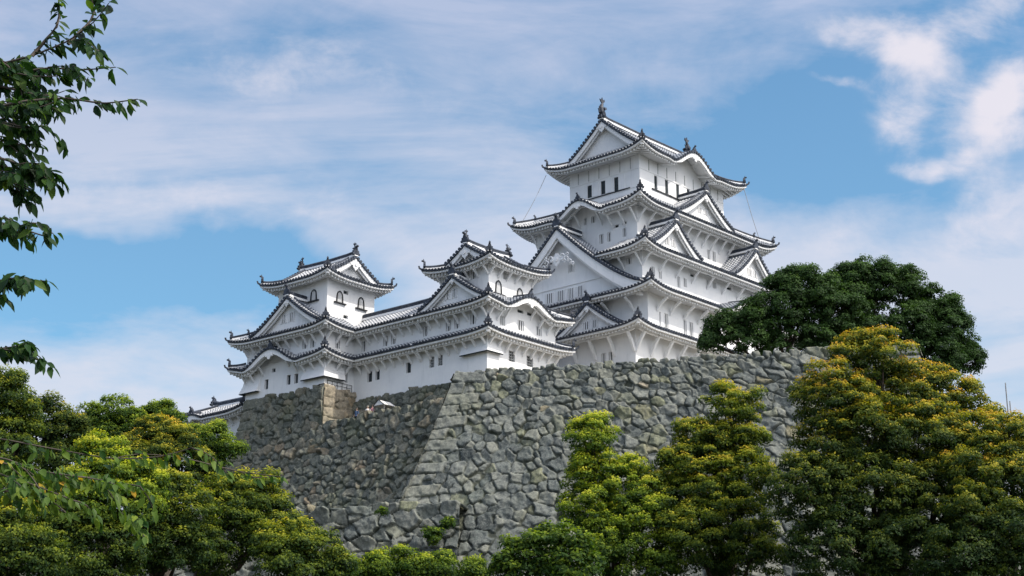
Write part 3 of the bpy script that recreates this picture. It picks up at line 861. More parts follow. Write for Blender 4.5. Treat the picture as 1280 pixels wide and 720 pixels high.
gable(K, 'S', 21.6, -.95, 4.6, 4.75, 56.95, 60.85, wins=[(-.4, 57.8, .65, .8), (.75, 57.8, .65, .8)], bh=.58, pend=.6)
# storey 4
s4 = Skirt(K, (3.3, 26.6, 3.0, 18.1), 57.8, 62.75, 2.3, (7, 23.6, 5.3, 16), 65.9, up=.85, brackets='SW', bstep=1.75, blen=1.5, karas=[('W', 10.0, 3.5, 1.65)],
           holes=[('W', 8.25, 59.25, .62, 1.16, LT), ('W', 7.1, 59.27, .55, 1.15, LT), ('W', 4.86, 59.36, .55, 1.05, LT), ('W', 9.41, 62.1, .6, .8, LT), ('W', 10.61, 62.1, .45, .8, LT),
                  ('W', 6.01, 60.73, .63, .35, 'slit'), ('W', 4.85, 60.87, .62, .3, 'slit'), ('S', 17.25, 59.54, .64, 1.22, LT), ('S', 18.36, 59.52, .66, 1.27, LT)])
gable(K, 'S', 14.9, 1.3, 4.8, 5.7, 63.45, 67.0, wins=[(-.45, 64.6, .5, .55), (.75, 64.6, .5, .55)], bh=.6, pend=.65)
# storey 5, hipped and gabled top
HT = [('W', 12.88, 67.0, .75, 1.6, 'shutter'), ('W', 10.79, 66.95, .72, 1.72, 'shutter'), ('W', 8.79, 66.9, .70, 1.74, 'shutter'),
      ('S', 10.13, 67.09, .55, 1.72, 'shutter'), ('S', 12.29, 67.1, .57, 1.78, 'shutter'), ('S', 14.5, 67.1, .55, 1.8, 'shutter'), ('S', 16.7, 67.1, .55, 1.8, 'shutter'), ('S', 18.9, 67.1, .55, 1.8, 'shutter')]
s5 = irimoya(K, (7, 24.2, 5.3, 16), 65.2, 70.75, 2.2, 'e', 7.55, 76.35, .8, p=1.2, dg=2.6, fin=1.15, karas=[('S', 15.5, 4.3, 2.0)], holes=HT, bstep=2,
             wallname='top_storey_wall', trims=[('W', 5.35, 15.95, 69.0, .12), ('S', 7.05, 24.15, 69.0, .12), ('W', 5.35, 15.95, 66.75, .1)])
for k in range(5):          # plaster post lines above the windows, shutters beside them and the sill
    pass
for (sd, t, z, w, h, st) in HT:
    dirn = -1 if sd == 'W' else 1
    q = np.array(T(sd, (7, 24.2, 5.3, 16), t + dirn * (w + .12), 0, z + h / 2)) + np.array(OUT[sd]) * .03
    sh = MB(); sh.box(q, np.array(TAN[sd]) * (w * .52 + .12), np.array(OUT[sd]) * .03, (0, 0, h / 2)); K.b(sh, 'window_shutter', M['plaster'])
sl_ = MB()
sl_.box((6.95, 10.0, 66.78), (.07, 0, 0), (0, 3.3, 0), (0, 0, .07)); K.b(sl_, 'window_sill', M['black']); sl_ = MB(); sl_.box((14.9, 5.25, 66.95), (5.6, 0, 0), (0, .07, 0), (0, 0, .08))
K.b(sl_, 'window_sill', M['black'])
for n in (6.6, 8.2, 9.8, 11.4, 13, 14.6): pl_ = MB(); pl_.box((6.98, n, 69.75), (.035, 0, 0), (0, .05, 0), (0, 0, .7)); K.b(pl_, 'wall_post', M['shutter'])
for e in (8.8, 10.6, 12.4, 14.2, 16, 17.8, 19.6, 21.4, 23): pl_ = MB(); pl_.box((e, 5.28, 69.75), (.05, 0, 0), (0, .035, 0), (0, 0, .7)); K.b(pl_, 'wall_post', M['shutter'])
for (p0, p1) in ((((4.9, 18.0, 70.6)), (2.0, 19.3, 64.2)), ((26.2, 3.4, 70.9), (27.5, 2.2, 64.0))):
    cm = MB(); a, b = np.array(p0), np.array(p1); pts = [a + (b - a) * t - np.array([0, 0, .25 * math.sin(math.pi * t)]) for t in np.linspace(0, 1, 7)]
    cm.tube(pts, .035, 5); K.b(cm, 'lightning_cable', M['metal'])

# ================================================================== west keep tower and corridor
Nn = Bld('keep_tower', 41.5, 609, 426, 156, 38.9, 'middle white tower, lower than the keep, its curved gable facing the sunlit side', 'castle tower')
RN = (0, 10.7, 0, 9.3)
J = 9.3
Skirt(Nn, RN, 38.8, 43.25, 1.55, RN, 44.1, up=.35, sides='SWE', wall_sides='SWE', clip={'W': (None, J), 'E': (None, J)}, brackets='SW', bstep=1.35, blen=.9,
      holes=[('S', 3.75, 40.97, .96, 1.12, 'cross'), ('S', 6.58, 40.95, 1.02, 1.14, 'cross'), ('W', 6.55, 40.94, .68, 1.11, 'cross'), ('W', 7.77, 40.92, .72, 1.17, 'cross')])
chute(Nn, RN, 'SW', 3.4, 1.9, 43.0, 41.35, .5)
Skirt(Nn, RN, 43.7, 46.4, 1.55, (1.6, 8.5, 1.3, 8.1), 48.2, up=.4, sides='SWE', wall_sides='SWE', clip={'W': (None, J), 'E': (None, J)}, brackets='SW', bstep=1.35, blen=.9,
      karas=[('S', 5.2, 3.9, 1.45)],
      holes=[('S', 2.28, 44.54, .86, 1.01, LT), ('S', 5.15, 44.52, .97, 1.09, LT), ('S', 8.02, 44.55, .91, 1.01, LT), ('S', 5.12, 46.42, .95, .36, 'slit'), ('S', 6.63, 46.42, .95, .36, 'slit'),
             ('W', 1.98, 44.52, .75, 1.13, LT), ('W', 4.25, 44.48, .71, 1.14, LT), ('W', 5.45, 44.44, .73, 1.15, LT), ('W', 8.75, 44.45, .71, 1.07, LT)])
gable(Nn, 'W', 4.35, -.75, 3.3, 4.9, 47.05, 49.95, wins=[(1.15, 47.85, .5, .95), (.2, 47.85, .5, .95)], bh=.42, pend=.42, og=.7)
irimoya(Nn, (1.6, 8.5, 1.3, 8.1), 47.5, 51.35, 1.5, 'e', 4.9, 54.0, .55, dg=2.2, fin=.55, brackets='SW', bstep=1.3, blen=.8,
        holes=[('W', 3.46, 50.0, .67, .9, LT), ('S', 4.22, 50.1, .8, .75, LT)])
kato(Nn, (1.6, 8.5, 1.3, 8.1), 'S', 3.1, 48.3, 1.0, 1.5); kato(Nn, (1.6, 8.5, 1.3, 8.1), 'S', 6.47, 48.2, 1.0, 1.5)

Cc = Bld('connecting_corridor', 41.5, 609, 426, 156, 38.9, 'long two-storey white corridor wing with small windows joining the middle and left towers', 'castle wing')
CR = (0, 6, 9.3, 21.0)
CL = {'W': (9.3, 21.0), 'E': (9.3, 21.0)}
Skirt(Cc, CR, 38.8, 43.25, 1.55, CR, 44.1, up=0, sides='WE', wall_sides='WE', clip=CL, hips=False, brackets='W', bstep=1.35, blen=.9,
      holes=[('W', 11.16, 40.89, .77, 1.16, 'open'), ('W', 15.83, 40.88, .7, 1.11, 'open'), ('W', 17.04, 40.84, .79, 1.19, 'open')])
Skirt(Cc, CR, 43.7, 46.4, 1.55, (3, 3, 9.3, 21.0), 49.0, up=0, sides='WE', wall_sides='WE', clip=CL, hips=False, brackets='W', bstep=1.35, blen=.9,
      holes=[('W', 13.53, 44.41, .72, 1.15, LT), ('W', 14.71, 44.41, .74, 1.15, LT), ('W', 18.11, 44.37, .75, 1.2, LT)])
rm = MB(); ridge_bar(rm, [(3, 7.6, 49.1), (3, 14, 49.05), (3, 21.5, 49.1)], .5, .6); Cc.b(rm, 'main_ridge', [M['tile_dark'], M['plaster']])

# low link between the middle tower and the keep
Lk = Bld('link_passage', 41.5, 609, 426, 156, 38.9, 'low tiled passage tucked between the middle tower and the tall keep behind the wall', 'castle wing')
Skirt(Lk, (10.7, 20, 3.2, 7), 38.8, 41.4, 1.2, (10.7, 20, 5.1, 5.1), 43.0, up=.2, sides='SN', wall_sides='SN', clip={'S': (10.75, 20), 'N': (10.75, 20)}, hips=False)
rm = MB(); ridge_bar(rm, [(10.75, 5.1, 43.05), (20, 5.1, 43.05)], .4, .4); Lk.b(rm, 'main_ridge', [M['tile_dark'], M['plaster']])

# ================================================================== north-west tower
Iv = Bld('keep_tower', 40, 405.5, 465, 165.6, 39.9, 'leftmost castle tower with black-framed bell-shaped windows and a wavy lower roof', 'castle tower')
RI = (0, 10.5, 0, 12.6)
CI = {'S': (None, 4.6)}
Skirt(Iv, RI, 39.8, 43.25, 1.55, RI, 44.15, up=.55, sides='SWN', wall_sides='SWN', clip=CI, brackets='SW', bstep=1.45, blen=.9, karas=[('W', 7.3, 4.3, 1.75)],
      holes=[('W', 4.38, 40.95, .64, 1.07, 'open'), ('W', 5.59, 40.97, .64, 1.09, 'open'), ('W', 9.18, 41.0, .63, 1.1, 'open'), ('W', 8.09, 42.74, .6, .45, 'slit'), ('S', 3.3, 40.94, .33, 1.11, 'slit')])
chute(Iv, RI, 'SW', 3.2, 2.7, 43.1, 41.0, .5); chute(Iv, RI, 'NW', 2.4, .5, 43.1, 40.9, .55)
Skirt(Iv, RI, 43.7, 46.45, 1.6, (1.7, 9.0, 1.8, 9.7), 48.45, up=.5, sides='SWN', wall_sides='SWN', clip=CI, brackets='SW', bstep=1.45, blen=.9,
      holes=[('W', 3.23, 44.6, .75, 1.04, LT), ('W', 1.98, 44.55, .75, 1.07, LT), ('W', 9.25, 44.6, .71, 1.05, LT), ('S', 1.81, 44.44, .7, 1.14, LT)])
gable(Iv, 'W', 5.2, -1.15, 4.0, 5.75, 46.95, 50.55, wins=[(1.1, 47.95, .75, .95), (-.15, 47.95, .75, .95)], bh=.5, pend=.6, og=.75)
TI = (1.7, 9.0, 1.8, 9.7)
irimoya(Iv, TI, 47.4, 52.85, 1.55, 'n', 5.2, 55.85, .55, dg=1.7, fin=.58, holes=[('S', 4.53, 51.5, .74, .4, 'slit'), ('S', 4.6, 48.7, .7, .4, 'slit')])
kato(Iv, TI, 'S', 3.59, 50.3, 1.0, 1.4); kato(Iv, TI, 'S', 6.88, 50.3, 1.0, 1.4); kato(Iv, TI, 'W', 3.93, 50.5, 1.0, 1.35)

# ================================================================== gate building, left behind the wall corner
Gt = Bld('gatehouse', 40, 309, 487, 180, 34, 'low tiled gatehouse half hidden by trees left of the stone wall', 'gatehouse')
Skirt(Gt, (0, 7, .5, 9.6), 34, 40.3, 1.6, (3.4, 3.6, 1.5, 9.0), 42.6, up=.5, karas=[('W', 8.2, 2.2, .55)], brackets='W', bstep=1.6, blen=.8)
rm = MB(); ridge_bar(rm, [(3.5, .3, 42.9), (3.5, 1.5, 42.65), (3.5, 9.0, 42.65), (3.5, 10.2, 42.95)], .5, .65)
oni(rm, (3.5, .3, 42.9), (0, -1, 0), 1.2); oni(rm, (3.5, 10.2, 42.95), (0, 1, 0), 1.2); Gt.b(rm, 'main_ridge', [M['tile_dark'], M['plaster']])

# ================================================================== terrain
def terr(x, y):
    h = np.interp(y, [-400, 40, 75, 100, 128, 150, 200, 300, 700], [-2, 0, 1.5, 5, 12.0, 15, 19, 14, 0])
    h = h * np.clip(1.15 - np.abs(x) / 260, .0, 1)
    return h + .5 * np.sin(x * .13 + 1) * np.clip((y - 60) / 60, 0, 1) + .35 * np.sin(x * .31 + y * .23) * np.clip((y - 60) / 60, 0, 1)


def build_ground():
    xs = np.unique(np.concatenate([np.linspace(-3000, -160, 12), np.linspace(-160, 160, 81), np.linspace(160, 3000, 12)]))
    ys = np.unique(np.concatenate([np.linspace(-1500, -20, 8), np.linspace(-20, 320, 86), np.linspace(320, 5000, 14)]))
    X, Y = np.meshgrid(xs, ys); Z = terr(X, Y) - .0
    V = np.stack([X.ravel(), Y.ravel(), Z.ravel()], 1); nx = len(xs)
    i, j = np.meshgrid(np.arange(nx - 1), np.arange(len(ys) - 1)); a = (j * nx + i).ravel()
    o = np_mesh('ground', V, np.stack([a, a + 1, a + nx + 1, a + nx], 1), M['ground'], smooth=True); tag(o, kind='structure')


build_ground()


# ================================================================== dry stone walls
def fbm(x, y, seed, octs=4):
    out = np.zeros_like(x); amp = 1.0; r = np.random.default_rng(seed)
    for k in range(octs):
        g = r.normal(size=(64, 64)); xi = np.floor(x).astype(int); yi = np.floor(y).astype(int); fx = x - xi; fy = y - yi
        fx = fx * fx * (3 - 2 * fx); fy = fy * fy * (3 - 2 * fy)
        q = lambda a, b: g[a % 64, b % 64]
        out += amp * ((q(xi, yi) * (1 - fx) + q(xi + 1, yi) * fx) * (1 - fy) + (q(xi, yi + 1) * (1 - fx) + q(xi + 1, yi + 1) * fx) * fy)
        x = x * 2.03 + 17; y = y * 2.03 + 5; amp *= .5
    return out


def stone_wall(name, A, Bp, zt, zb, mat, label, batter, k0=0.0, k1=0.0, su=1.15, sh=.85, res=.095, q0=False, q1=False, seed=1, amp=.30, parent=None, root=None, ext0=0, ext1=0, depth=1.6, cap=True, flip=1, big=0.0, step=None):
    """battered wall of irregular fitted boulders from A to Bp (plan points at the top edge), outward side to the right of A->Bp"""
    A = np.array(A, float); Bp = np.array(Bp, float); L = np.linalg.norm(Bp - A); du = (Bp - A) / L; on = np.array([du[1], -du[0]]) * flip
    H = zt - zb; nh = int(H * 1.04 / res); hs = np.linspace(0, H, nh + 1); bo = batter(hs)
    nu = int(L / res); s = np.linspace(0, 1, nu + 1)
    Hh, S = np.meshgrid(hs, s, indexing='ij'); Bo = batter(Hh)
    U = (-k0 * Bo - ext0) * (1 - S) + (L + k1 * Bo + ext1) * S
    if step:        # (distance along, drop): beyond it the top edge stands lower
        L0, dh = step; jc = int(nu * L0 / L); Us = L0 + batter(np.minimum(Hh, dh)) ; s0 = s[jc]; Ss = np.clip(S / s0, 0, 1); Se = np.clip((S - s0) / (1 - s0), 0, 1)
        U = np.where(S <= s0, (-k0 * Bo - ext0) * (1 - Ss) + Us * Ss, Us * (1 - Se) + (L + k1 * Bo + ext1) * Se)
        Hh = np.where((S > s0 + 1e-9) & (Hh < dh), dh, Hh); Bo = batter(Hh); Ht = np.where(S > s0 + 1e-9, Hh - dh, Hh)
    else: Ht = Hh
    # stone cells
    r = np.random.default_rng(seed)
    wu = U + .10 * fbm(U * 1.1, Hh * 1.1, seed + 5, 2); wh = Hh + .09 * fbm(U * .8 + 40, Hh * .8, seed + 6, 3)
    gr = 1 + big * np.clip(Hh / H, 0, 1)
    wu = wu / gr; wh = wh / gr
    nI, nJ = int(abs(wu).max() / su) + 40, int(wh.max() / sh) + 12
    jx = r.uniform(-.42, .42, (nI * 2, nJ + 8)); jy = r.uniform(-.38, .38, (nI * 2, nJ + 8)); wt = (r.uniform(-.26, .22, (nI * 2, nJ + 8)) - .22 * (r.random((nI * 2, nJ + 8)) < .2)) * su
    tone = r.beta(2.2, 2.2, (nI * 2, nJ + 8)); gx = r.normal(0, .14, (nI * 2, nJ + 8)); gy = r.normal(0, .14, (nI * 2, nJ + 8)); off = r.uniform(-.10, .10, (nI * 2, nJ + 8))
    ci = np.floor(wu / su).astype(int); cj = np.floor(wh / sh).astype(int)
    d1 = np.full(U.shape, 1e9); d2 = d1.copy(); bi = np.zeros(U.shape, int); bj = bi.copy(); bx = np.zeros(U.shape); by = bx.copy()
    for a in range(-2, 3):
        for b in range(-2, 3):
            I = ci + a; Jj = cj + b; ii = (I + nI) % (nI * 2); jj = (Jj + 4) % (nJ + 8)
            sx = (I + .5 + jx[ii, jj] + .5 * (Jj % 2)) * su; sy = (Jj + .5 + jy[ii, jj]) * sh
            dx = wu - sx; dy = (wh - sy) * su / sh
            d = np.sqrt(dx * dx + dy * dy) - wt[ii, jj]
            m = d < d1; m2 = (~m) & (d < d2)
            d2 = np.where(m, d1, np.where(m2, d, d2)); bi = np.where(m, ii, bi); bj = np.where(m, jj, bj)
            bx = np.where(m, dx, bx); by = np.where(m, dy, by); d1 = np.where(m, d, d1)
    e = (d2 - d1) * .5 * gr; tn = tone[bi, bj]; ox = off[bi, bj] + gx[bi, bj] * bx + gy[bi, bj] * by
    QI = None
    # large squared corner blocks laid alternately long and short
    for on_, fromedge in ((q0, U + k0 * Bo + ext0), (q1, L + k1 * Bo + ext1 - U)):
        if not on_: continue
        ch = 1.15; wv = .10 * fbm(U * .5 + 9, Hh * .5, seed + 9, 2); hh = Hh + wv * .6; c = np.floor(hh / ch).astype(int); odd = c % 2
        rr = np.random.default_rng(seed + 77); ln = np.where(odd == 0, 3.1, 1.6) + rr.uniform(-.35, .35, 400)[c % 400]
        ins = fromedge < ln; fy = (hh - c * ch); eb = np.minimum(np.minimum(fy, ch - fy), (ln - fromedge) )
        e = np.where(ins, eb * .9, e); QI = ins if QI is None else (QI | ins); tn = np.where(ins, .5 + .28 * rr.uniform(0, 1, 400)[(c * 7) % 400], tn)
        ox = np.where(ins, rr.uniform(-.03, .06, 400)[(c * 3) % 400], ox)
    jn = fbm(U * 1.7 + 11, Hh * 1.7, seed + 12, 3); e = e + .035 * jn; jd = np.clip((e - .015) / .10, 0, 1); prof = 1 - (1 - jd) ** 2.0
    rough = .045 * fbm(U * 2.2, Hh * 2.2, seed + 3, 4) + .05 * fbm(U * .9, Hh * 1.1, seed + 2, 2)
    D = amp * prof + ox * np.clip(e / .12, 0, 1) + rough * prof - .12
    if QI is not None: D = np.where(QI, D * .8 + .06 + .4 * rough * 0, D)
    # uneven top line
    topn = np.exp(-Ht / .45)
    zoff = topn * ((tn - .5) * .55 - .30 * (1 - prof) + .05)
    off_ = Bo + D
    X = A[0] + du[0] * U + on[0] * off_; Y = A[1] + du[1] * U + on[1] * off_; Z = zt - Hh + zoff + .18 * D
    V = np.stack([X, Y, Z], -1); rows = [V]
    if cap:     # rounded top running back
        top = V[0]
        for k, (bk, dz) in enumerate(((.25, .05), (.8, .05), (depth, -.1))):
            c = top.copy(); c[:, 0] -= on[0] * bk; c[:, 1] -= on[1] * bk; c[:, 2] += dz; rows.insert(0, c[None])
    V = np.concatenate(rows, 0); nr, nc = V.shape[:2]
    ncap = nr - (nh + 1)
    pad = lambda q: np.concatenate([np.repeat(q[:1], ncap, 0), q], 0).ravel()
    i, j = np.meshgrid(np.arange(nc - 1), np.arange(nr - 1)); a = (j * nc + i).ravel()
    F = np.stack([a, a + nc, a + nc + 1, a + 1], 1)
    o = np_mesh(name, V.reshape(-1, 3), F, mat, parent=root, attrs={'tone': pad(tn), 'joint': pad(1 - np.clip((e - .012) / .055, 0, 1))}, smooth=True)
    if label: tag(o, label, 'stone wall')
    return o


bat = lambda h: .26 * h + .0045 * h * h
bat2 = lambda h: .10 * h + .010 * h * h
# front bastion (W1): corner at (-5.4,150), runs right and slightly nearer
c0 = np.array([-5.39, 150.0]); d1_ = np.array([29.07 + 5.4, 140.9 - 150.0]); d1_ /= np.linalg.norm(d1_); c1 = c0 + d1_ * 43
W1 = empty('stone_wall', (c0[0], c0[1], 14)); tag(W1, 'huge light grey dry stone bastion with a sharp sloping corner below the tall keep', 'stone wall')
def under(o, root):
    o.parent = root; o.location = -root.location; return o
under(stone_wall('wall_face', c0, c1, 37.75, 12.0, M['stone_front'], None, bat, k0=1.0, k1=1.0, su=.96, sh=.72, q0=True, q1=True, seed=4, big=.5, res=.08, amp=.21), W1)
back = c0 + np.array([.13, 1.0]) * 22
under(stone_wall('side_face', back, c0, 37.75, 12.0, M['stone_front'], None, bat, k1=1.0, su=1.3, sh=1.0, res=.22, q1=True, seed=14, big=.3), W1)
under(stone_wall('side_face', c1, c1 + np.array([.256, .967]) * 24, 37.75, 12.0, M['stone_front'], None, bat, k0=1.0, su=1.3, sh=1.0, res=.25, q0=True, seed=15, big=.3), W1)
# west wall (W2): Inui base and the lower dark face
def ifr(e, n):
    a = R(40); N_ = np.array([-math.cos(a), math.sin(a)]); E_ = np.array([math.sin(a), math.cos(a)]); p = at(405.5, 465, 165.6)
    return p[:2] + E_ * e + N_ * n
Ib = empty('stone_wall', (*ifr(0, 6), 19)); tag(Ib, 'dark shaded stone wall carrying the leftmost tower, with tan corner blocks and a lower terrace wing', 'stone wall')
top2, low2 = 40.0, 35.85; dh = top2 - low2; bs = float(bat2(dh))
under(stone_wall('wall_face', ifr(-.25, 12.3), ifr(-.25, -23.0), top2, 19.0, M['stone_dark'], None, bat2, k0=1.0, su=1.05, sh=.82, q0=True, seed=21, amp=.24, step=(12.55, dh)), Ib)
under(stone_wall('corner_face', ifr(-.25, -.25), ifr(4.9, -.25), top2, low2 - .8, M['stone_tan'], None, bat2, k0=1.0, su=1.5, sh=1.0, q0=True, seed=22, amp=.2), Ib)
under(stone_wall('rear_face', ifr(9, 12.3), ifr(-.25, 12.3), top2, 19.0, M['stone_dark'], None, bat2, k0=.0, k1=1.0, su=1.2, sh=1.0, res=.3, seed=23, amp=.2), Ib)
# base under the corridor, behind the people
def nfr(e, n):
    a = R(41.5); N_ = np.array([-math.cos(a), math.sin(a)]); E_ = np.array([math.sin(a), math.cos(a)]); p = at(609, 426, 156)
    return p[:2] + E_ * e + N_ * n
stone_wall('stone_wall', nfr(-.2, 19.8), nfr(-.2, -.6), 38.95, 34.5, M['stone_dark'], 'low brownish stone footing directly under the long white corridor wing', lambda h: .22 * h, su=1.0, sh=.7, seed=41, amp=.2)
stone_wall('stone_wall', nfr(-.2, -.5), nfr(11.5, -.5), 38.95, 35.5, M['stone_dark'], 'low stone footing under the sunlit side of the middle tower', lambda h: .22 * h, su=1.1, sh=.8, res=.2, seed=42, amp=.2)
# keep base
def kfr(e, n):
    a = R(42); N_ = np.array([-math.cos(a), math.sin(a)]); E_ = np.array([math.sin(a), math.cos(a)]); p = at(802.5, 344, 168)
    return p[:2] + E_ * e + N_ * n
KB = empty('stone_wall', (*kfr(5, 5), 33)); tag(KB, 'stone base carrying the tall keep, hidden behind the bastion parapet', 'stone wall')
under(stone_wall('wall_face', kfr(-1.3, 22), kfr(-1.3, .1), 41.6, 33.0, M['stone_front'], None, bat2, k0=1, k1=1, su=1.3, sh=1.0, res=.25, seed=51), KB)
under(stone_wall('wall_face', kfr(-1.3, .1), kfr(27.5, .1), 41.6, 33.0, M['stone_front'], None, bat2, k0=1, k1=1, su=1.3, sh=1.0, res=.25, seed=52), KB)
# low outer wall in front (W3)
w0 = np.array([-10.4, 144.0]); w1 = w0 - d1_ * 40
stone_wall('stone_wall', w1, w0 + d1_ * 6, 24.0, 13.0, M['stone_front'], 'lower pale boulder wall at the foot of the dark terrace wall', lambda h: .12 * h, su=1.7, sh=1.05, seed=61, amp=.34, depth=3.0)

# terrace floors behind the parapets
def floor(name, pts, z, m):
    mb = MB(); mb.add([(x, y, z) for x, y in pts], [tuple(range(len(pts)))]); o = mb.build(name, m); tag(o, kind='structure')
floor('terrace_ground', [c0 + (.8, .9), c1 + (-.8, .9), c1 + (4, 60), nfr(22, 30), nfr(-.4, 0), c0 + (2.6, 18)], 36.9, M['gravel'])
floor('terrace_path', [ifr(-.9, -.8), ifr(-.9, -20), c0 + (.2, 3), c0 + (5, 14), nfr(2, 20), ifr(5, 0)], 35.2, M['gravel'])

# railing on the tower base
rb = MB()
for k in range(6):
    p = ifr(.4 + .72 * k, -.1); rb.tube([(p[0], p[1], 39.9), (p[0], p[1], 40.75)], .03, 5)
for z in (40.35, 40.72):
    p, q = ifr(.4, -.1), ifr(4.0, -.1); rb.tube([(p[0], p[1], z), (q[0], q[1], z)], .028, 5)
tag(rb.build('railing', M['black']), 'thin dark handrail on the tan corner of the stone base', 'railing')

# ================================================================== visitors behind the parapet
def person(loc, rz, shirt, label, pose=0.0, hat=False):
    sk = [(0, 0, .93), (0, 0, 1.15), (0, 0, 1.38), (0, 0, 1.50), (0, .01, 1.58), (0, .02, 1.68), (0, .01, 1.76),
          (.19, 0, 1.40), (.27, -.02, 1.12), (.27, .16, .92 + pose), (.27, .2, .84 + pose),
          (-.19, 0, 1.40), (-.27, -.02, 1.12), (-.26, .10, .90), (-.26, .14, .82),
          (.10, 0, .86), (.12, .03, .48), (.12, 0, .08), (.12, .14, .04), (-.10, 0, .86), (-.12, .02, .48), (-.12, -.03, .08), (-.12, .11, .04)]
    ed = [(0, 1), (1, 2), (2, 3), (3, 4), (4, 5), (5, 6), (2, 7), (7, 8), (8, 9), (9, 10), (2, 11), (11, 12), (12, 13), (13, 14), (0, 15), (15, 16), (16, 17), (17, 18), (0, 19), (19, 20), (20, 21), (21, 22)]
    rad = [.15, .14, .15, .065, .07, .105, .07, .065, .05, .04, .045, .065, .05, .04, .045, .095, .06, .045, .04, .095, .06, .045, .04]
    me = bpy.data.meshes.new('person'); me.from_pydata(sk, ed, []); o = bpy.data.objects.new('person', me); COL.objects.link(o)
    md = o.modifiers.new('s', 'SKIN'); me.skin_vertices[0].data[0].use_root = True
    for v, r_ in zip(me.skin_vertices[0].data, rad): v.radius = (r_, r_ * .85)
    o.modifiers.new('d', 'SUBSURF').levels = 1; o.modifiers['d'].render_levels = 1
    me.materials.append(SKIN); o.location = loc; o.rotation_euler.z = rz
    tag(o, label, 'person', 'visitors on the terrace')
    def cloth(name, a, b, c_, mat, grow):
        sub = [i for i in range(len(sk)) if a <= i]; mb = MB()
        return mb
    tb = MB(); tb.tube([(0, 0, .88), (0, 0, 1.0), (0, 0, 1.2), (0, 0, 1.38), (0, 0, 1.47)], [.19, .185, .19, .20, .09], 10)
    for s in (-1, 1): tb.tube([(s * .17, 0, 1.42), (s * .25, -.01, 1.24), (s * .275, -.015, 1.12)], [.085, .075, .07], 8)
    tb.build('shirt', shirt, o, smooth=True)
    pb = MB()
    for s in (-1, 1): pb.tube([(s * .09, 0, .93), (s * .12, .025, .5), (s * .12, 0, .12)], [.125, .085, .07], 8)
    pb.build('trousers', M['black'], o, smooth=True)
    hb = MB(); hb.tube([(0, -.02, 1.66), (0, -.015, 1.74), (0, -.01, 1.81)], [.115, .12, .05], 9); hb.build('hair', M['wood'] if not hat else M['gravel'], o, smooth=True)
    return o


SKIN = simple('skin', (.45, .29, .21), .6, .05, 4)
cl = [simple('navy_cotton', (.06, .10, .18), .9), simple('white_cotton', (.75, .74, .72), .9), simple('pink_cotton', (.55, .27, .28), .9), simple('grey_cotton', (.30, .31, .33), .9)]
def terr_pt(n, back=1.0): return ifr(-.25 - bs + back, n)
for (n, c_, rz, lab, ps, ht) in ((-4.9, cl[0], 2.4, 'person in a navy shirt standing nearest the tan corner blocks', .0, False), (-6.5, cl[1], 2.9, 'person in a white shirt standing beside the navy-shirted visitor', .15, True),
                                  (-7.2, cl[2], 2.2, 'person in a pink shirt standing next to the small white awning', .1, False)):
    p = terr_pt(n, 1.0); person((p[0], p[1], 35.2), rz, c_, lab, ps, ht)
# little white awning beside them
aw = empty('awning', (*terr_pt(-8.3, 1.6), 35.2), R(50)); tag(aw, 'small white peaked awning with dark edges behind the terrace parapet', 'awning')
A1, A2, AZ, AP = .85, .8, 1.55, 2.1
am = MB(); am.quad((-A1, -A2, AZ), (A1, -A2, AZ), (A1, 0, AP), (-A1, 0, AP)); am.quad((-A1, A2, AZ), (A1, A2, AZ), (A1, 0, AP), (-A1, 0, AP))
am.add([(-A1, -A2, AZ), (-A1, A2, AZ), (-A1, 0, AP)], [(0, 1, 2)]); am.add([(A1, -A2, AZ), (A1, A2, AZ), (A1, 0, AP)], [(0, 1, 2)])
am.build('canopy', cl[1], aw)
for x in (-A1 - .02, A1 + .02):
    em = MB(); em.tube([(x, -A2, AZ - .02), (x, 0, AP + .02), (x, A2, AZ - .02)], .045, 5); em.build('edge_trim', M['black'], aw)
for x, y in ((-.78, -.74), (.78, -.74), (-.78, .74), (.78, .74)):
    q = MB(); q.tube([(x, y, 0), (x, y, AZ + .02)], .03, 6); q.build('pole', M['metal'], aw)

# ================================================================== distant masts and a roof end, far right
def mast(px, py0, Y, label, h):
    p = at(px, py0, Y); zb = float(terr(p[0], p[1])); m = MB(); m.tube([(p[0], p[1], zb), (p[0], p[1], p[2])], [.14, .07], 6)
    m.box((p[0], p[1], p[2]), (.05, 0, 0), (0, .05, 0), (0, 0, .35)); tag(m.build('mast', M['metal']), label, 'mast')
mast(1257, 482, 185, 'tall thin grey mast above the far right trees', 1); mast(1262.5, 505, 185, 'short thin grey mast just right of the tall one', 1)
Rb = Bld('storehouse', 30, 1272, 530, 190, 14, 'low dark-roofed building end showing above trees at far right edge', 'building')
Skirt(Rb, (0, 9, 0, 8), 14, at(1272, 531, 190)[2] - .6, 1.2, (4.4, 4.6, 1, 7), at(1272, 523, 190)[2] + .4, up=.3)


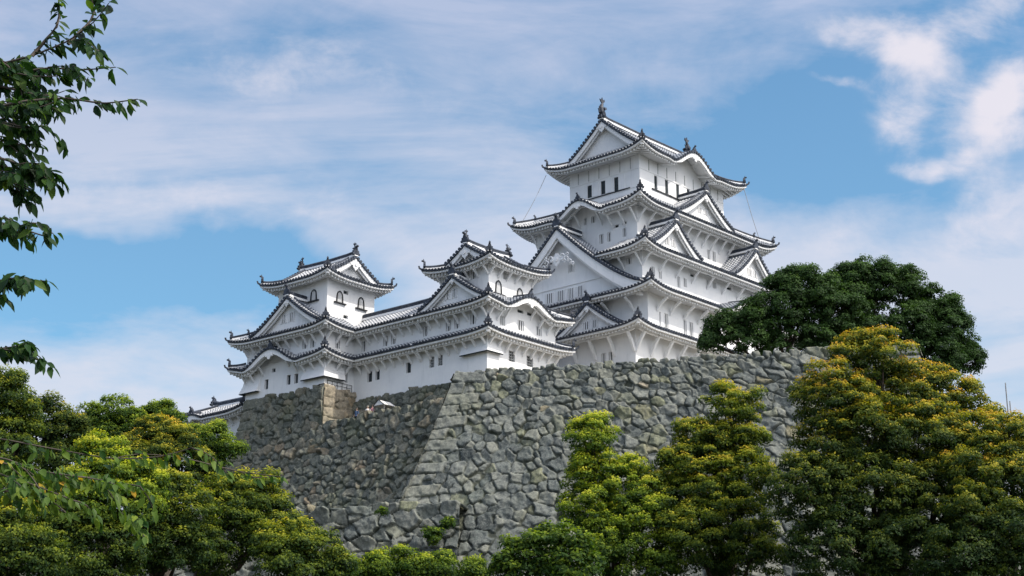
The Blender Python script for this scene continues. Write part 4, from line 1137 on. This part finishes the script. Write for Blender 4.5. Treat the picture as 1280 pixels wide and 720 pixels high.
# ================================================================== vegetation
CAMPHOR = [(0, (.010, .024, .011)), (.2, (.024, .050, .013)), (.4, (.085, .115, .015)), (.6, (.25, .24, .02)), (.8, (.42, .34, .028)), (1, (.48, .28, .035))]  # low stops here and in OLIVE darkened, putting crown shade into the colour
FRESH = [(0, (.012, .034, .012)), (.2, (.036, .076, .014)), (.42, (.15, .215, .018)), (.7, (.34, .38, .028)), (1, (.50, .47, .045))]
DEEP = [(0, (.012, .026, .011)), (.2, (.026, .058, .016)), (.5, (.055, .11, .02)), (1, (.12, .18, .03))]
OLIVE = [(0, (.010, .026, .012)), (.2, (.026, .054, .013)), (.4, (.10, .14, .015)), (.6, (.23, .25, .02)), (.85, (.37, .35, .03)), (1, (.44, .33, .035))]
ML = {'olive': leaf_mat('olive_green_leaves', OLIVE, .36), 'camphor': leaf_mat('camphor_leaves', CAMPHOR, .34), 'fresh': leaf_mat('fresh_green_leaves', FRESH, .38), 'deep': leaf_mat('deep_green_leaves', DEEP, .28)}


def crown(name, lobes, mat, parent, origin, leaf=.30, dens=1.0, seed=1, young=.5, clump=1.0, flat=.85, low_light=.5):
    """leaf faces spread over bunches of twigs; lobes: (x,y,z,r) in world metres"""
    r = np.random.default_rng(seed); P = []; Nn_ = []; T_ = []; Sz = []
    LB = np.array(lobes); zr = LB[:, 2]; lobe_light = low_light + (1.1 - low_light) * np.clip((zr - zr.min()) / max(1, np.ptp(zr)) * 1.5 - .1, 0, 1)  # leaf tint drops toward low lobes: shade painted into the colour
    for li, (x, y, z, R0) in enumerate(lobes):
        nc = int(max(6, 7.0 * (R0 / clump) ** 2)); k = np.arange(nc) + .5
        ph = np.arccos(1 - 2 * k / nc * .92); th = math.pi * (1 + 5 ** .5) * k + r.uniform(0, 6)
        dirs = np.stack([np.cos(th) * np.sin(ph), np.sin(th) * np.sin(ph), np.cos(ph)], 1) + r.normal(0, .16, (nc, 3)); dirs /= np.linalg.norm(dirs, axis=1)[:, None]
        rad = R0 * np.where(r.random(nc) < .3, r.uniform(.35, .6, nc), r.uniform(.74, 1.06, nc)) ; c = np.array([x, y, z]) + dirs * rad[:, None] * np.array([1, 1, flat])
        # drop bunches well inside another lobe
        dd = np.linalg.norm((c[:, None] - LB[None, :, :3]) / np.array([1, 1, flat]), axis=2) / LB[None, :, 3]; dd[:, li] = 9
        c = c[dd.min(1) > .62]; dirs_ = dirs[dd.min(1) > .62]
        for cc, dv in zip(c, dirs_):
            cr = clump * r.uniform(.5, 1.15); n = int(80 * dens * (cr / .7) ** 2 * (.3 / leaf) ** 2)
            if dv[1] > .55: n = int(n * .35)      # fewer leaves on the far side
            q = r.normal(size=(n, 3)); q /= np.linalg.norm(q, axis=1)[:, None]; q[:, 2] = np.where(q[:, 2] < -.35, -q[:, 2] * .6, q[:, 2])
            rr = cr * r.uniform(.35, 1.0, n) ** .5
            p = cc + q * rr[:, None] * np.array([1.05, 1.05, .95]); P.append(p)
            nn = q * .9 + dv * .5 + np.array([0, 0, .28]) + r.normal(0, .5, (n, 3)); Nn_.append(nn)
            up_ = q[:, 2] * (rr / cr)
            t = .185 + r.normal(0, .08, n) + r.normal(0, .05) + young * (np.clip(up_ * 1.5 - .1, 0, 1) * .95 * r.uniform(.5, 1.25) + .08) * (0.30 + .70 * np.clip(dv[2] * 1.1 + .45, 0, 1)) * lobe_light[li]  # new growth on bunch tops, scaled down where shade is painted in
            T_.append(t); Sz.append(leaf * r.uniform(.6, 1.25, n))
    P = np.concatenate(P); N_ = np.concatenate(Nn_); t = np.clip(np.concatenate(T_), 0, 1); S = np.concatenate(Sz); N_ /= np.linalg.norm(N_, axis=1)[:, None]
    a = r.normal(size=P.shape); ax = np.cross(N_, a); ax /= np.linalg.norm(ax, axis=1)[:, None]; bx = np.cross(N_, ax)
    l = (ax * S[:, None] * .62); w = (bx * S[:, None] * .34); P = P - np.array(origin)
    V = np.stack([P - l, P + w * 1.0 - l * .1, P + l, P - w - l * .1], 1).reshape(-1, 3); F = np.arange(len(V)).reshape(-1, 4)
    return np_mesh(name, V, F, mat, parent, {'tint': np.repeat(t, 4)})


def tree(label, lobes_px, Y, kind, seed, leaf=.175, dens=.8, young=.5, clump=.78, base=None, cat='tree', name='broadleaf_tree', group=None, extra=(), tr=.45, zbase=None, flat=.92, low_light=.48, mini=3):
    """lobes_px: (px, py, radius_px, depth offset) in the photograph's pixels, turned into metres at depth Y"""
    r = random.Random(seed); L_ = []
    for q in lobes_px:
        px, py, rp = q[:3]; dy = q[3] if len(q) > 3 else r.uniform(-1.5, 1.5)
        p = at(px, py, Y + dy); d = math.hypot(Y + dy, p[2]); L_.append((p[0], p[1], p[2], rp * d / FPX * .96))
    for l in list(L_):       # smaller sprays break the outline
        for k in range(mini):
            a_, e_ = r.uniform(0, 6.28), r.uniform(-.2, 1.3); rr = l[3] * r.uniform(.85, 1.08 + .04 * (mini - 3))
            L_.append((l[0] + math.cos(a_) * math.cos(e_) * rr, l[1] + math.sin(a_) * math.cos(e_) * rr * .6, l[2] + math.sin(e_) * rr * .85, l[3] * r.uniform(.22, .36)))
    nmain = len(lobes_px)
    xs = np.mean([l[0] for l in L_]) if base is None else at(base, 600, Y)[0]; ys = Y + 1.5
    zb = float(terr(xs, ys)) - .3 if zbase is None else zbase
    root = empty(name, (xs, ys, zb)); tag(root, label, cat, group)
    crown('crown', L_, ML[kind], root, (xs, ys, zb), leaf, dens, seed, young, clump, flat, low_light)
    ztop = max(l[2] for l in L_); zlow = min(l[2] - l[3] for l in L_)
    hfork = max(zb + 1.5, zb + (zlow - zb) * .9)
    tm = MB(); H = hfork - zb
    pts = [(0, 0, 0), (r.uniform(-.3, .3), r.uniform(-.2, .2), H * .5), (r.uniform(-.5, .5), 0, H)]
    tm.tube(pts, [tr * 1.35, tr, tr * .85], 9)
    trunk = tm.build('trunk', M['bark'], root, smooth=True)
    f = np.array(pts[-1])
    for l in L_[:nmain]:
        tgt = np.array([l[0] - xs, l[1] - ys, l[2] - zb]); b = MB(); mid = f + (tgt - f) * .5 + np.array([r.uniform(-.6, .6), r.uniform(-.5, .5), -.35 * abs(tgt[0] - f[0]) * .3])
        b.tube([f - np.array([0, 0, .3]), f + (mid - f) * .5 + np.array([0, 0, .2]), mid, tgt], [tr * .6, tr * .5, tr * .36, tr * .14], 7)
        for k in range(4):
            dd = np.array([r.uniform(-1, 1), r.uniform(-1, .6), r.uniform(.1, 1)]); b.tube([mid + (tgt - mid) * .5, tgt + dd * l[3] * .6], [tr * .2, .03], 5)
        b.build('limb', M['bark'], root, smooth=True)
    return root


TREES = [
 # right-hand big camphor, several domes
 ('largest golden-tipped camphor, its domes rising right of centre above the bastion', [(1092, 452, 46, 0), (1045, 500, 50, -1), (1130, 500, 52, 1), (1180, 505, 46, 1), (1085, 545, 60, -2), (1160, 560, 62, -1.5), (1035, 560, 42, -2), (1225, 560, 58, 0), (1010, 615, 48, -3), (1090, 625, 68, -3), (1170, 640, 68, -3), (1050, 690, 60, -4), (1130, 700, 66, -4)], 112, 'camphor', 101, dict(low_light=.12, young=.85, base=1105, tr=.8)),
 ('golden-tipped tree running out of the frame at the right edge', [(1262, 555, 40, 1), (1240, 600, 55, 0), (1290, 620, 60, 0), (1225, 660, 52, -2), (1285, 690, 62, -3), (1200, 705, 50, -3)], 106, 'camphor', 102, dict(low_light=.15, young=.75, base=1260, tr=.6)),
 # centre right pair
 ('slim upright yellow-green tree before the bastion, right of centre', [(912, 512, 33, 0), (925, 550, 34, 0), (890, 565, 34, 0), (930, 600, 40, -1), (880, 615, 44, -1), (915, 655, 50, -2), (870, 680, 52, -2), (940, 690, 44, -2), (850, 575, 28, 0), (842, 610, 30, 0), (850, 650, 38, -1), (868, 548, 22, 0)], 120, 'olive', 103, dict(low_light=.62, young=.95, base=905, tr=.4)),
 ('bright lime tree standing alone before the middle of the bastion', [(738, 550, 31, 0), (750, 590, 34, 0), (728, 605, 26, 0), (780, 620, 42, 0), (738, 642, 38, -1), (803, 662, 42, -1), (790, 590, 18, 0), (760, 690, 46, -2), (822, 700, 36, -2)], 120, 'fresh', 104, dict(low_light=.4, young=1.1, base=765, tr=.36)),
 ('low dark green spreading tree under the lime tree at bottom centre', [(690, 690, 40, 0), (655, 705, 30, 0), (720, 712, 34, -1), (640, 722, 25, 0)], 112, 'fresh', 105, dict(young=.3, base=690, tr=.3, leaf=.26)),
 # bottom middle low ones
 ('low flat-topped yellow-green tree at the foot of the boulder wall', [(470, 716, 26, 0), (510, 708, 26, 0), (548, 716, 28, 0), (585, 722, 20, 0), (440, 722, 22, 0)], 116, 'fresh', 106, dict(young=.62, base=510, tr=.25, flat=.6)),
 ('yellow-green bushy tree just left of the low boulder wall', [(375, 676, 30, 0), (395, 700, 34, -1), (345, 690, 34, 0), (360, 715, 40, -2), (420, 718, 24, -1)], 108, 'olive', 107, dict(young=.66, base=370, tr=.35)),
 # left group, front
 ('rounded olive tree against the lower left corner of the stone wall', [(322, 625, 34, 0), (295, 615, 26, 0), (340, 655, 28, 0), (285, 650, 38, -1), (318, 680, 38, -1), (262, 690, 40, -1.5), (270, 618, 22, 0)], 114, 'olive', 108, dict(young=.6, base=250, tr=.45)),
 ('olive tree with a pale forked trunk left of the rounded olive one', [(215, 620, 34, 0), (195, 655, 40, 0), (235, 650, 34, -1), (180, 610, 24, 0), (225, 690, 38, -1), (185, 700, 30, 0)], 110, 'olive', 109, dict(young=.55, base=200, tr=.4)),
 ('big orange-tipped camphor below the gatehouse roof', [(205, 566, 38, 0), (236, 584, 32, 0), (175, 585, 34, 0), (226, 554, 24, 1), (192, 543, 22, 1), (250, 608, 28, 0), (160, 560, 24, 1)], 124, 'camphor', 110, dict(young=.7, base=205, tr=.5)),
 ('vivid lime green young tree among the olive ones at left', [(130, 568, 28, -3), (150, 600, 34, -4), (115, 600, 30, -4), (165, 638, 32, -5), (125, 640, 34, -5), (185, 615, 20, -4)], 108, 'fresh', 111, dict(low_light=.6, young=1.0, base=135, tr=.3)),
 ('bright green round tree touching the foot of the gatehouse', [(264, 553, 24, 0), (282, 564, 18, 0), (258, 578, 26, 0), (242, 547, 16, 0)], 132, 'fresh', 112, dict(young=.5, base=260, tr=.35)),
 ('dense green twin-topped tree left of the gatehouse', [(200, 519, 18, 0), (216, 530, 15, 0), (188, 532, 22, 0), (212, 548, 22, 0)], 138, 'fresh', 113, dict(young=.38, base=205, tr=.35)),
 ('dense round dark green tree rising on the left skyline', [(138, 520, 29, 0), (115, 535, 22, 0), (160, 535, 22, 0), (135, 555, 30, 0)], 134, 'fresh', 114, dict(young=.36, base=138, tr=.4)),
 ('dull brownish-green tree between the round tree and the left edge tree', [(62, 530, 30, 0), (85, 545, 28, 0), (45, 550, 30, 0), (75, 580, 34, 0), (40, 590, 34, 0)], 126, 'camphor', 115, dict(young=.42, base=65, tr=.45)),
 ('tall dark olive tree at the left edge of the skyline', [(12, 495, 32, 0), (30, 520, 24, 0), (-5, 530, 36, 0), (20, 560, 36, 0), (0, 600, 40, 0)], 118, 'olive', 116, dict(young=.48, base=5, tr=.5)),
 ('shadowy olive tree at lower left, second from the corner', [(95, 650, 40, 0), (125, 690, 42, -1), (75, 690, 42, -1), (55, 640, 34, 0), (145, 705, 34, -1), (95, 718, 40, -2)], 104, 'olive', 117, dict(young=.5, base=95, tr=.45)),
 ('olive tree filling the lower left corner', [(15, 660, 40, 0), (40, 700, 40, -1), (-5, 710, 40, -1), (5, 690, 30, -2)], 98, 'olive', 118, dict(young=.6, base=10, tr=.4)),
]
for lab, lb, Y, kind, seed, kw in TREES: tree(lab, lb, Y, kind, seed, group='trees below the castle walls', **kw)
# dark trees on the terrace, beyond the parapet
TZ = 36.8
tree('dark green broad tree on the terrace, right half of the dark pair', [(1092, 355, 30, 0), (1070, 350, 22, 0), (1078, 372, 30, 1.5), (1040, 360, 20, 1), (1130, 362, 32, 1), (1058, 372, 32, 0), (1165, 385, 26, 1), (1190, 405, 18, 1), (1218, 455, 14, 2), (1180, 420, 36, 1), (1120, 420, 44, 0), (1205, 448, 24, 2), (1075, 425, 36, 0), (1160, 450, 40, 1)], 151, 'deep', 121, zbase=TZ, base=1125, young=.3, tr=.35, clump=.85, leaf=.2, low_light=.5, mini=6, group='dark trees on the terrace', dens=.9)
tree('dark green broad tree on the terrace, nearest the keep wall', [(1010, 368, 34, 0), (975, 380, 32, 0), (940, 405, 30, 0), (1040, 385, 38, 0), (908, 420, 24, 0), (892, 432, 14, 0), (985, 420, 38, 0), (1040, 430, 34, 0), (990, 358, 20, 0), (940, 430, 26, 0)], 149, 'deep', 122, zbase=TZ, base=985, young=.3, tr=.35, clump=.85, leaf=.2, low_light=.5, mini=6, group='dark trees on the terrace', dens=.9)

# plants rooted in the wall joints
for (px, py, s_, lab) in ((541, 670, 12, 'leafy weed clump rooted in the bastion foot, left of the lime tree'), (560, 655, 8, 'small weed tuft above the big weed clump in the bastion'), (478, 640, 5, 'tiny bright tuft on the ledge of the boulder wall')):
    Yq = 142.5 if py < 660 else 141.6
    p = at(px, py, Yq - 1.0); root = empty('wall_plant', (p[0], p[1], p[2])); tag(root, lab, 'plant', 'plants in the wall joints')
    crown('foliage', [(p[0], p[1], p[2], s_ * .075)], ML['fresh'], root, tuple(p), .2, 1.0, 300 + int(px), .35, .5)
    st = MB(); st.tube([(0, 1.6, -.1), (0, .5, .05), (0, 0, .1)], [.05, .04, .02], 5); st.build('stem', M['bark'], root)


# ================================================================== near cherry tree reaching in from the left
def cherry():
    root = empty('cherry_tree', (-4.6, 7.6, 0)); tag(root, 'near cherry tree whose leafy branches hang in from the left edge', 'tree')
    org = np.array([-4.6, 7.6, 0.]); r = random.Random(5); rg = np.random.default_rng(5)
    tm = MB(); tm.tube([(0, 0, 0), (.1, .1, 1.5), (.05, 0, 3.0), (.2, .1, 4.6), (.3, 0, 6.2)], [.22, .17, .14, .10, .06], 10); tm.build('trunk', M['bark'], root, smooth=True)
    V = []; F = []; Tt = []

    def leafm(p, d, n, ln, tint):
        d = d / np.linalg.norm(d); s = np.cross(d, n); s /= np.linalg.norm(s) + 1e-9; n = np.cross(s, d)
        w = ln * rg.uniform(.19, .26); b = len(V); droop = rg.uniform(.05, .22)
        for t, k in ((0, 0), (.18, .6), (.42, 1), (.68, .8), (.88, .32), (1.0, 0)):
            c = p + d * ln * t - n * ln * droop * t * t
            V.extend([c - s * w * k + n * w * .35 * k, c, c + s * w * k + n * w * .35 * k]); Tt.extend([tint] * 3)
        for j in range(5):
            for i in range(2): F.append((b + j * 3 + i, b + j * 3 + i + 1, b + (j + 1) * 3 + i + 1, b + (j + 1) * 3 + i))

    def spray(pxs, Y, ln=.095, step=.022, side=1, bright=.3, thick=.012, start=.1, hang=.6, sub=True):
        """a twig along photo points, with leaves hanging from it"""
        pts = [at(x, y, Y + dy) - org for x, y, dy in pxs]; P = []
        for a, b in zip(pts[:-1], pts[1:]):
            n = max(2, int(np.linalg.norm(b - a) / .012)); P += [a + (b - a) * k / n for k in range(n)]
        P.append(pts[-1]); P = np.array(P)
        for _ in range(3): P[1:-1] = (P[:-2] + P[1:-1] + P[2:]) / 3
        for _ in range(14): P[1:-1] = (P[:-2] + P[1:-1] + P[2:]) / 3
        m = MB(); q = P[::6] if len(P) > 12 else P; q = np.vstack([q, P[-1:]]); m.tube(list(q), list(np.linspace(thick, .0025, len(q))), 5); m.build('branch', M['bark'], root, smooth=True)
        dist = 0; k = 0; tot = np.sum(np.linalg.norm(np.diff(P, axis=0), axis=1)); acc = 0
        for i in range(1, len(P)):
            sl_ = np.linalg.norm(P[i] - P[i - 1]); dist += sl_; acc += sl_
            if dist > step and acc > tot * start:
                dist = 0; k += 1; ax = P[i] - P[i - 1]; ax /= np.linalg.norm(ax)
                sgn = 1 if k % 2 else -1
                d = ax * rg.uniform(.25, .9) + np.array([rg.normal(0, .35), sgn * .55 + rg.normal(0, .35), -hang - rg.uniform(0, .7)]); n = np.array([rg.normal(0, .5), -.6 + rg.normal(0, .5), .9])
                for _k in range(1 + (rg.random() < .45)):
                    d2 = d + rg.normal(0, .35, 3); leafm(P[i] + rg.normal(0, .012, 3), d2, n + rg.normal(0, .3, 3), ln * rg.uniform(.45, 1.15), float(np.clip(bright + rg.normal(0, .2), 0, 1)))
        leafm(P[-1], P[-1] - P[-4] + np.array([0, 0, -.02]), np.array([.2, -.5, .8]), ln * .9, bright)
    A_ = [
     ([(-140, 130, .3), (-40, 90, .2), (40, 70, 0), (85, 52, 0), (118, 28, -.1), (136, 4, -.1)], 8.2), ([(40, 70, 0), (75, 30, 0), (72, -20, 0)], 8.2), ([(85, 55, 0), (120, 20, .1), (110, -20, .1)], 8.3),
     ([(-60, 150, .2), (20, 128, 0), (80, 122, 0), (130, 130, 0), (172, 124, -.1)], 8.0), ([(-60, 110, .3), (10, 95, .1), (60, 84, 0), (100, 88, 0), (145, 84, 0)], 8.4),
     ([(-60, 100, .3), (0, 108, .2), (45, 118, .1), (75, 142, 0)], 8.1), ([(-60, 150, .2), (-5, 150, .1), (30, 160, .1), (55, 158, 0)], 8.0), ([(-60, 80, .2), (-5, 82, 0), (30, 75, 0), (60, 95, 0)], 8.5),
     ([(-60, 120, .1), (-10, 128, 0), (20, 140, 0), (42, 172, 0)], 8.3), ([(-50, 60, .1), (0, 75, 0), (22, 92, 0), (30, 130, 0)], 8.2), ([(-60, 170, 0), (-20, 165, 0), (10, 178, 0), (28, 196, 0)], 8.1),
     ([(-60, 190, .1), (-5, 196, 0), (25, 205, 0), (68, 228, 0)], 8.0), ([(-60, 215, 0), (-10, 215, 0), (15, 228, 0), (32, 250, 0)], 8.1), ([(-60, 200, .1), (0, 205, .1), (40, 222, .1)], 8.3),
     ([(-60, 262, 0), (-10, 276, 0), (20, 284, 0), (58, 296, 0)], 8.0), ([(-60, 275, 0), (-10, 283, 0), (30, 292, 0)], 8.1),
     ([(-40, 340, 0), (-10, 352, 0), (6, 348, 0), (14, 352, 0)], 8.0), ([(-40, 365, 0), (-14, 368, 0), (2, 372, 0)], 8.0), ([(-40, 425, 0), (-10, 436, 0), (12, 438, 0), (24, 438, 0)], 8.0)]
    for pts, Y in A_:
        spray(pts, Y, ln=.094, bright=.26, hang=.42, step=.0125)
        if len(pts) > 3:
            for _ in range(3):
                k = r.randint(1, len(pts) - 2); a = pts[k]; dx = r.uniform(25, 55)
                spray([a, (a[0] + dx * .5, a[1] + r.uniform(-8, 10), a[2] + r.uniform(-.2, .2)), (a[0] + dx, a[1] + r.uniform(-6, 26), a[2] + r.uniform(-.3, .3))], Y, ln=.09, bright=.28, hang=.42, step=.0125, thick=.004)
    # lower drooping branches, leaves in a brighter tint
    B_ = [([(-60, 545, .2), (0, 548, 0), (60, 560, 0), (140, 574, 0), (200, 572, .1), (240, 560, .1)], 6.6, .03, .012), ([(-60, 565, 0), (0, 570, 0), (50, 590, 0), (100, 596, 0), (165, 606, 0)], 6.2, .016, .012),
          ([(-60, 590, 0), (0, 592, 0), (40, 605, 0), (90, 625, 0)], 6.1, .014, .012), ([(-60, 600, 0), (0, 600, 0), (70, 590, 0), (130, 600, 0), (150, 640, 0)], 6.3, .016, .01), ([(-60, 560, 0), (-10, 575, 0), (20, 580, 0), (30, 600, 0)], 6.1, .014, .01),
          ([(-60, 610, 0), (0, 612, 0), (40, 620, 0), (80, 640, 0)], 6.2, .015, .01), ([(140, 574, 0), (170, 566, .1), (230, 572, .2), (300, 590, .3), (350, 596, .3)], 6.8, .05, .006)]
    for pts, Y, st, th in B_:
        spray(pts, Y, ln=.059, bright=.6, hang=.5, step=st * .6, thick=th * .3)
        for _ in range(3 if st < .02 else 1):
            k = r.randint(1, len(pts) - 1); a = pts[k]; dx = r.uniform(15, 45)
            spray([a, (a[0] + dx * .5, a[1] + r.uniform(-4, 14), a[2] + r.uniform(-.2, .2)), (a[0] + dx, a[1] + r.uniform(5, 34), a[2] + r.uniform(-.3, .3))], Y, ln=.056, bright=.6, hang=.5, step=.014, thick=.003)
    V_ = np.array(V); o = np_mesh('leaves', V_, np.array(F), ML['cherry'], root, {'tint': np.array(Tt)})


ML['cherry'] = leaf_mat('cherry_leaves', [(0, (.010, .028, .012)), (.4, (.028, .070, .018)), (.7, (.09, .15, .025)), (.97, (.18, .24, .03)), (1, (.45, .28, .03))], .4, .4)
cherry()
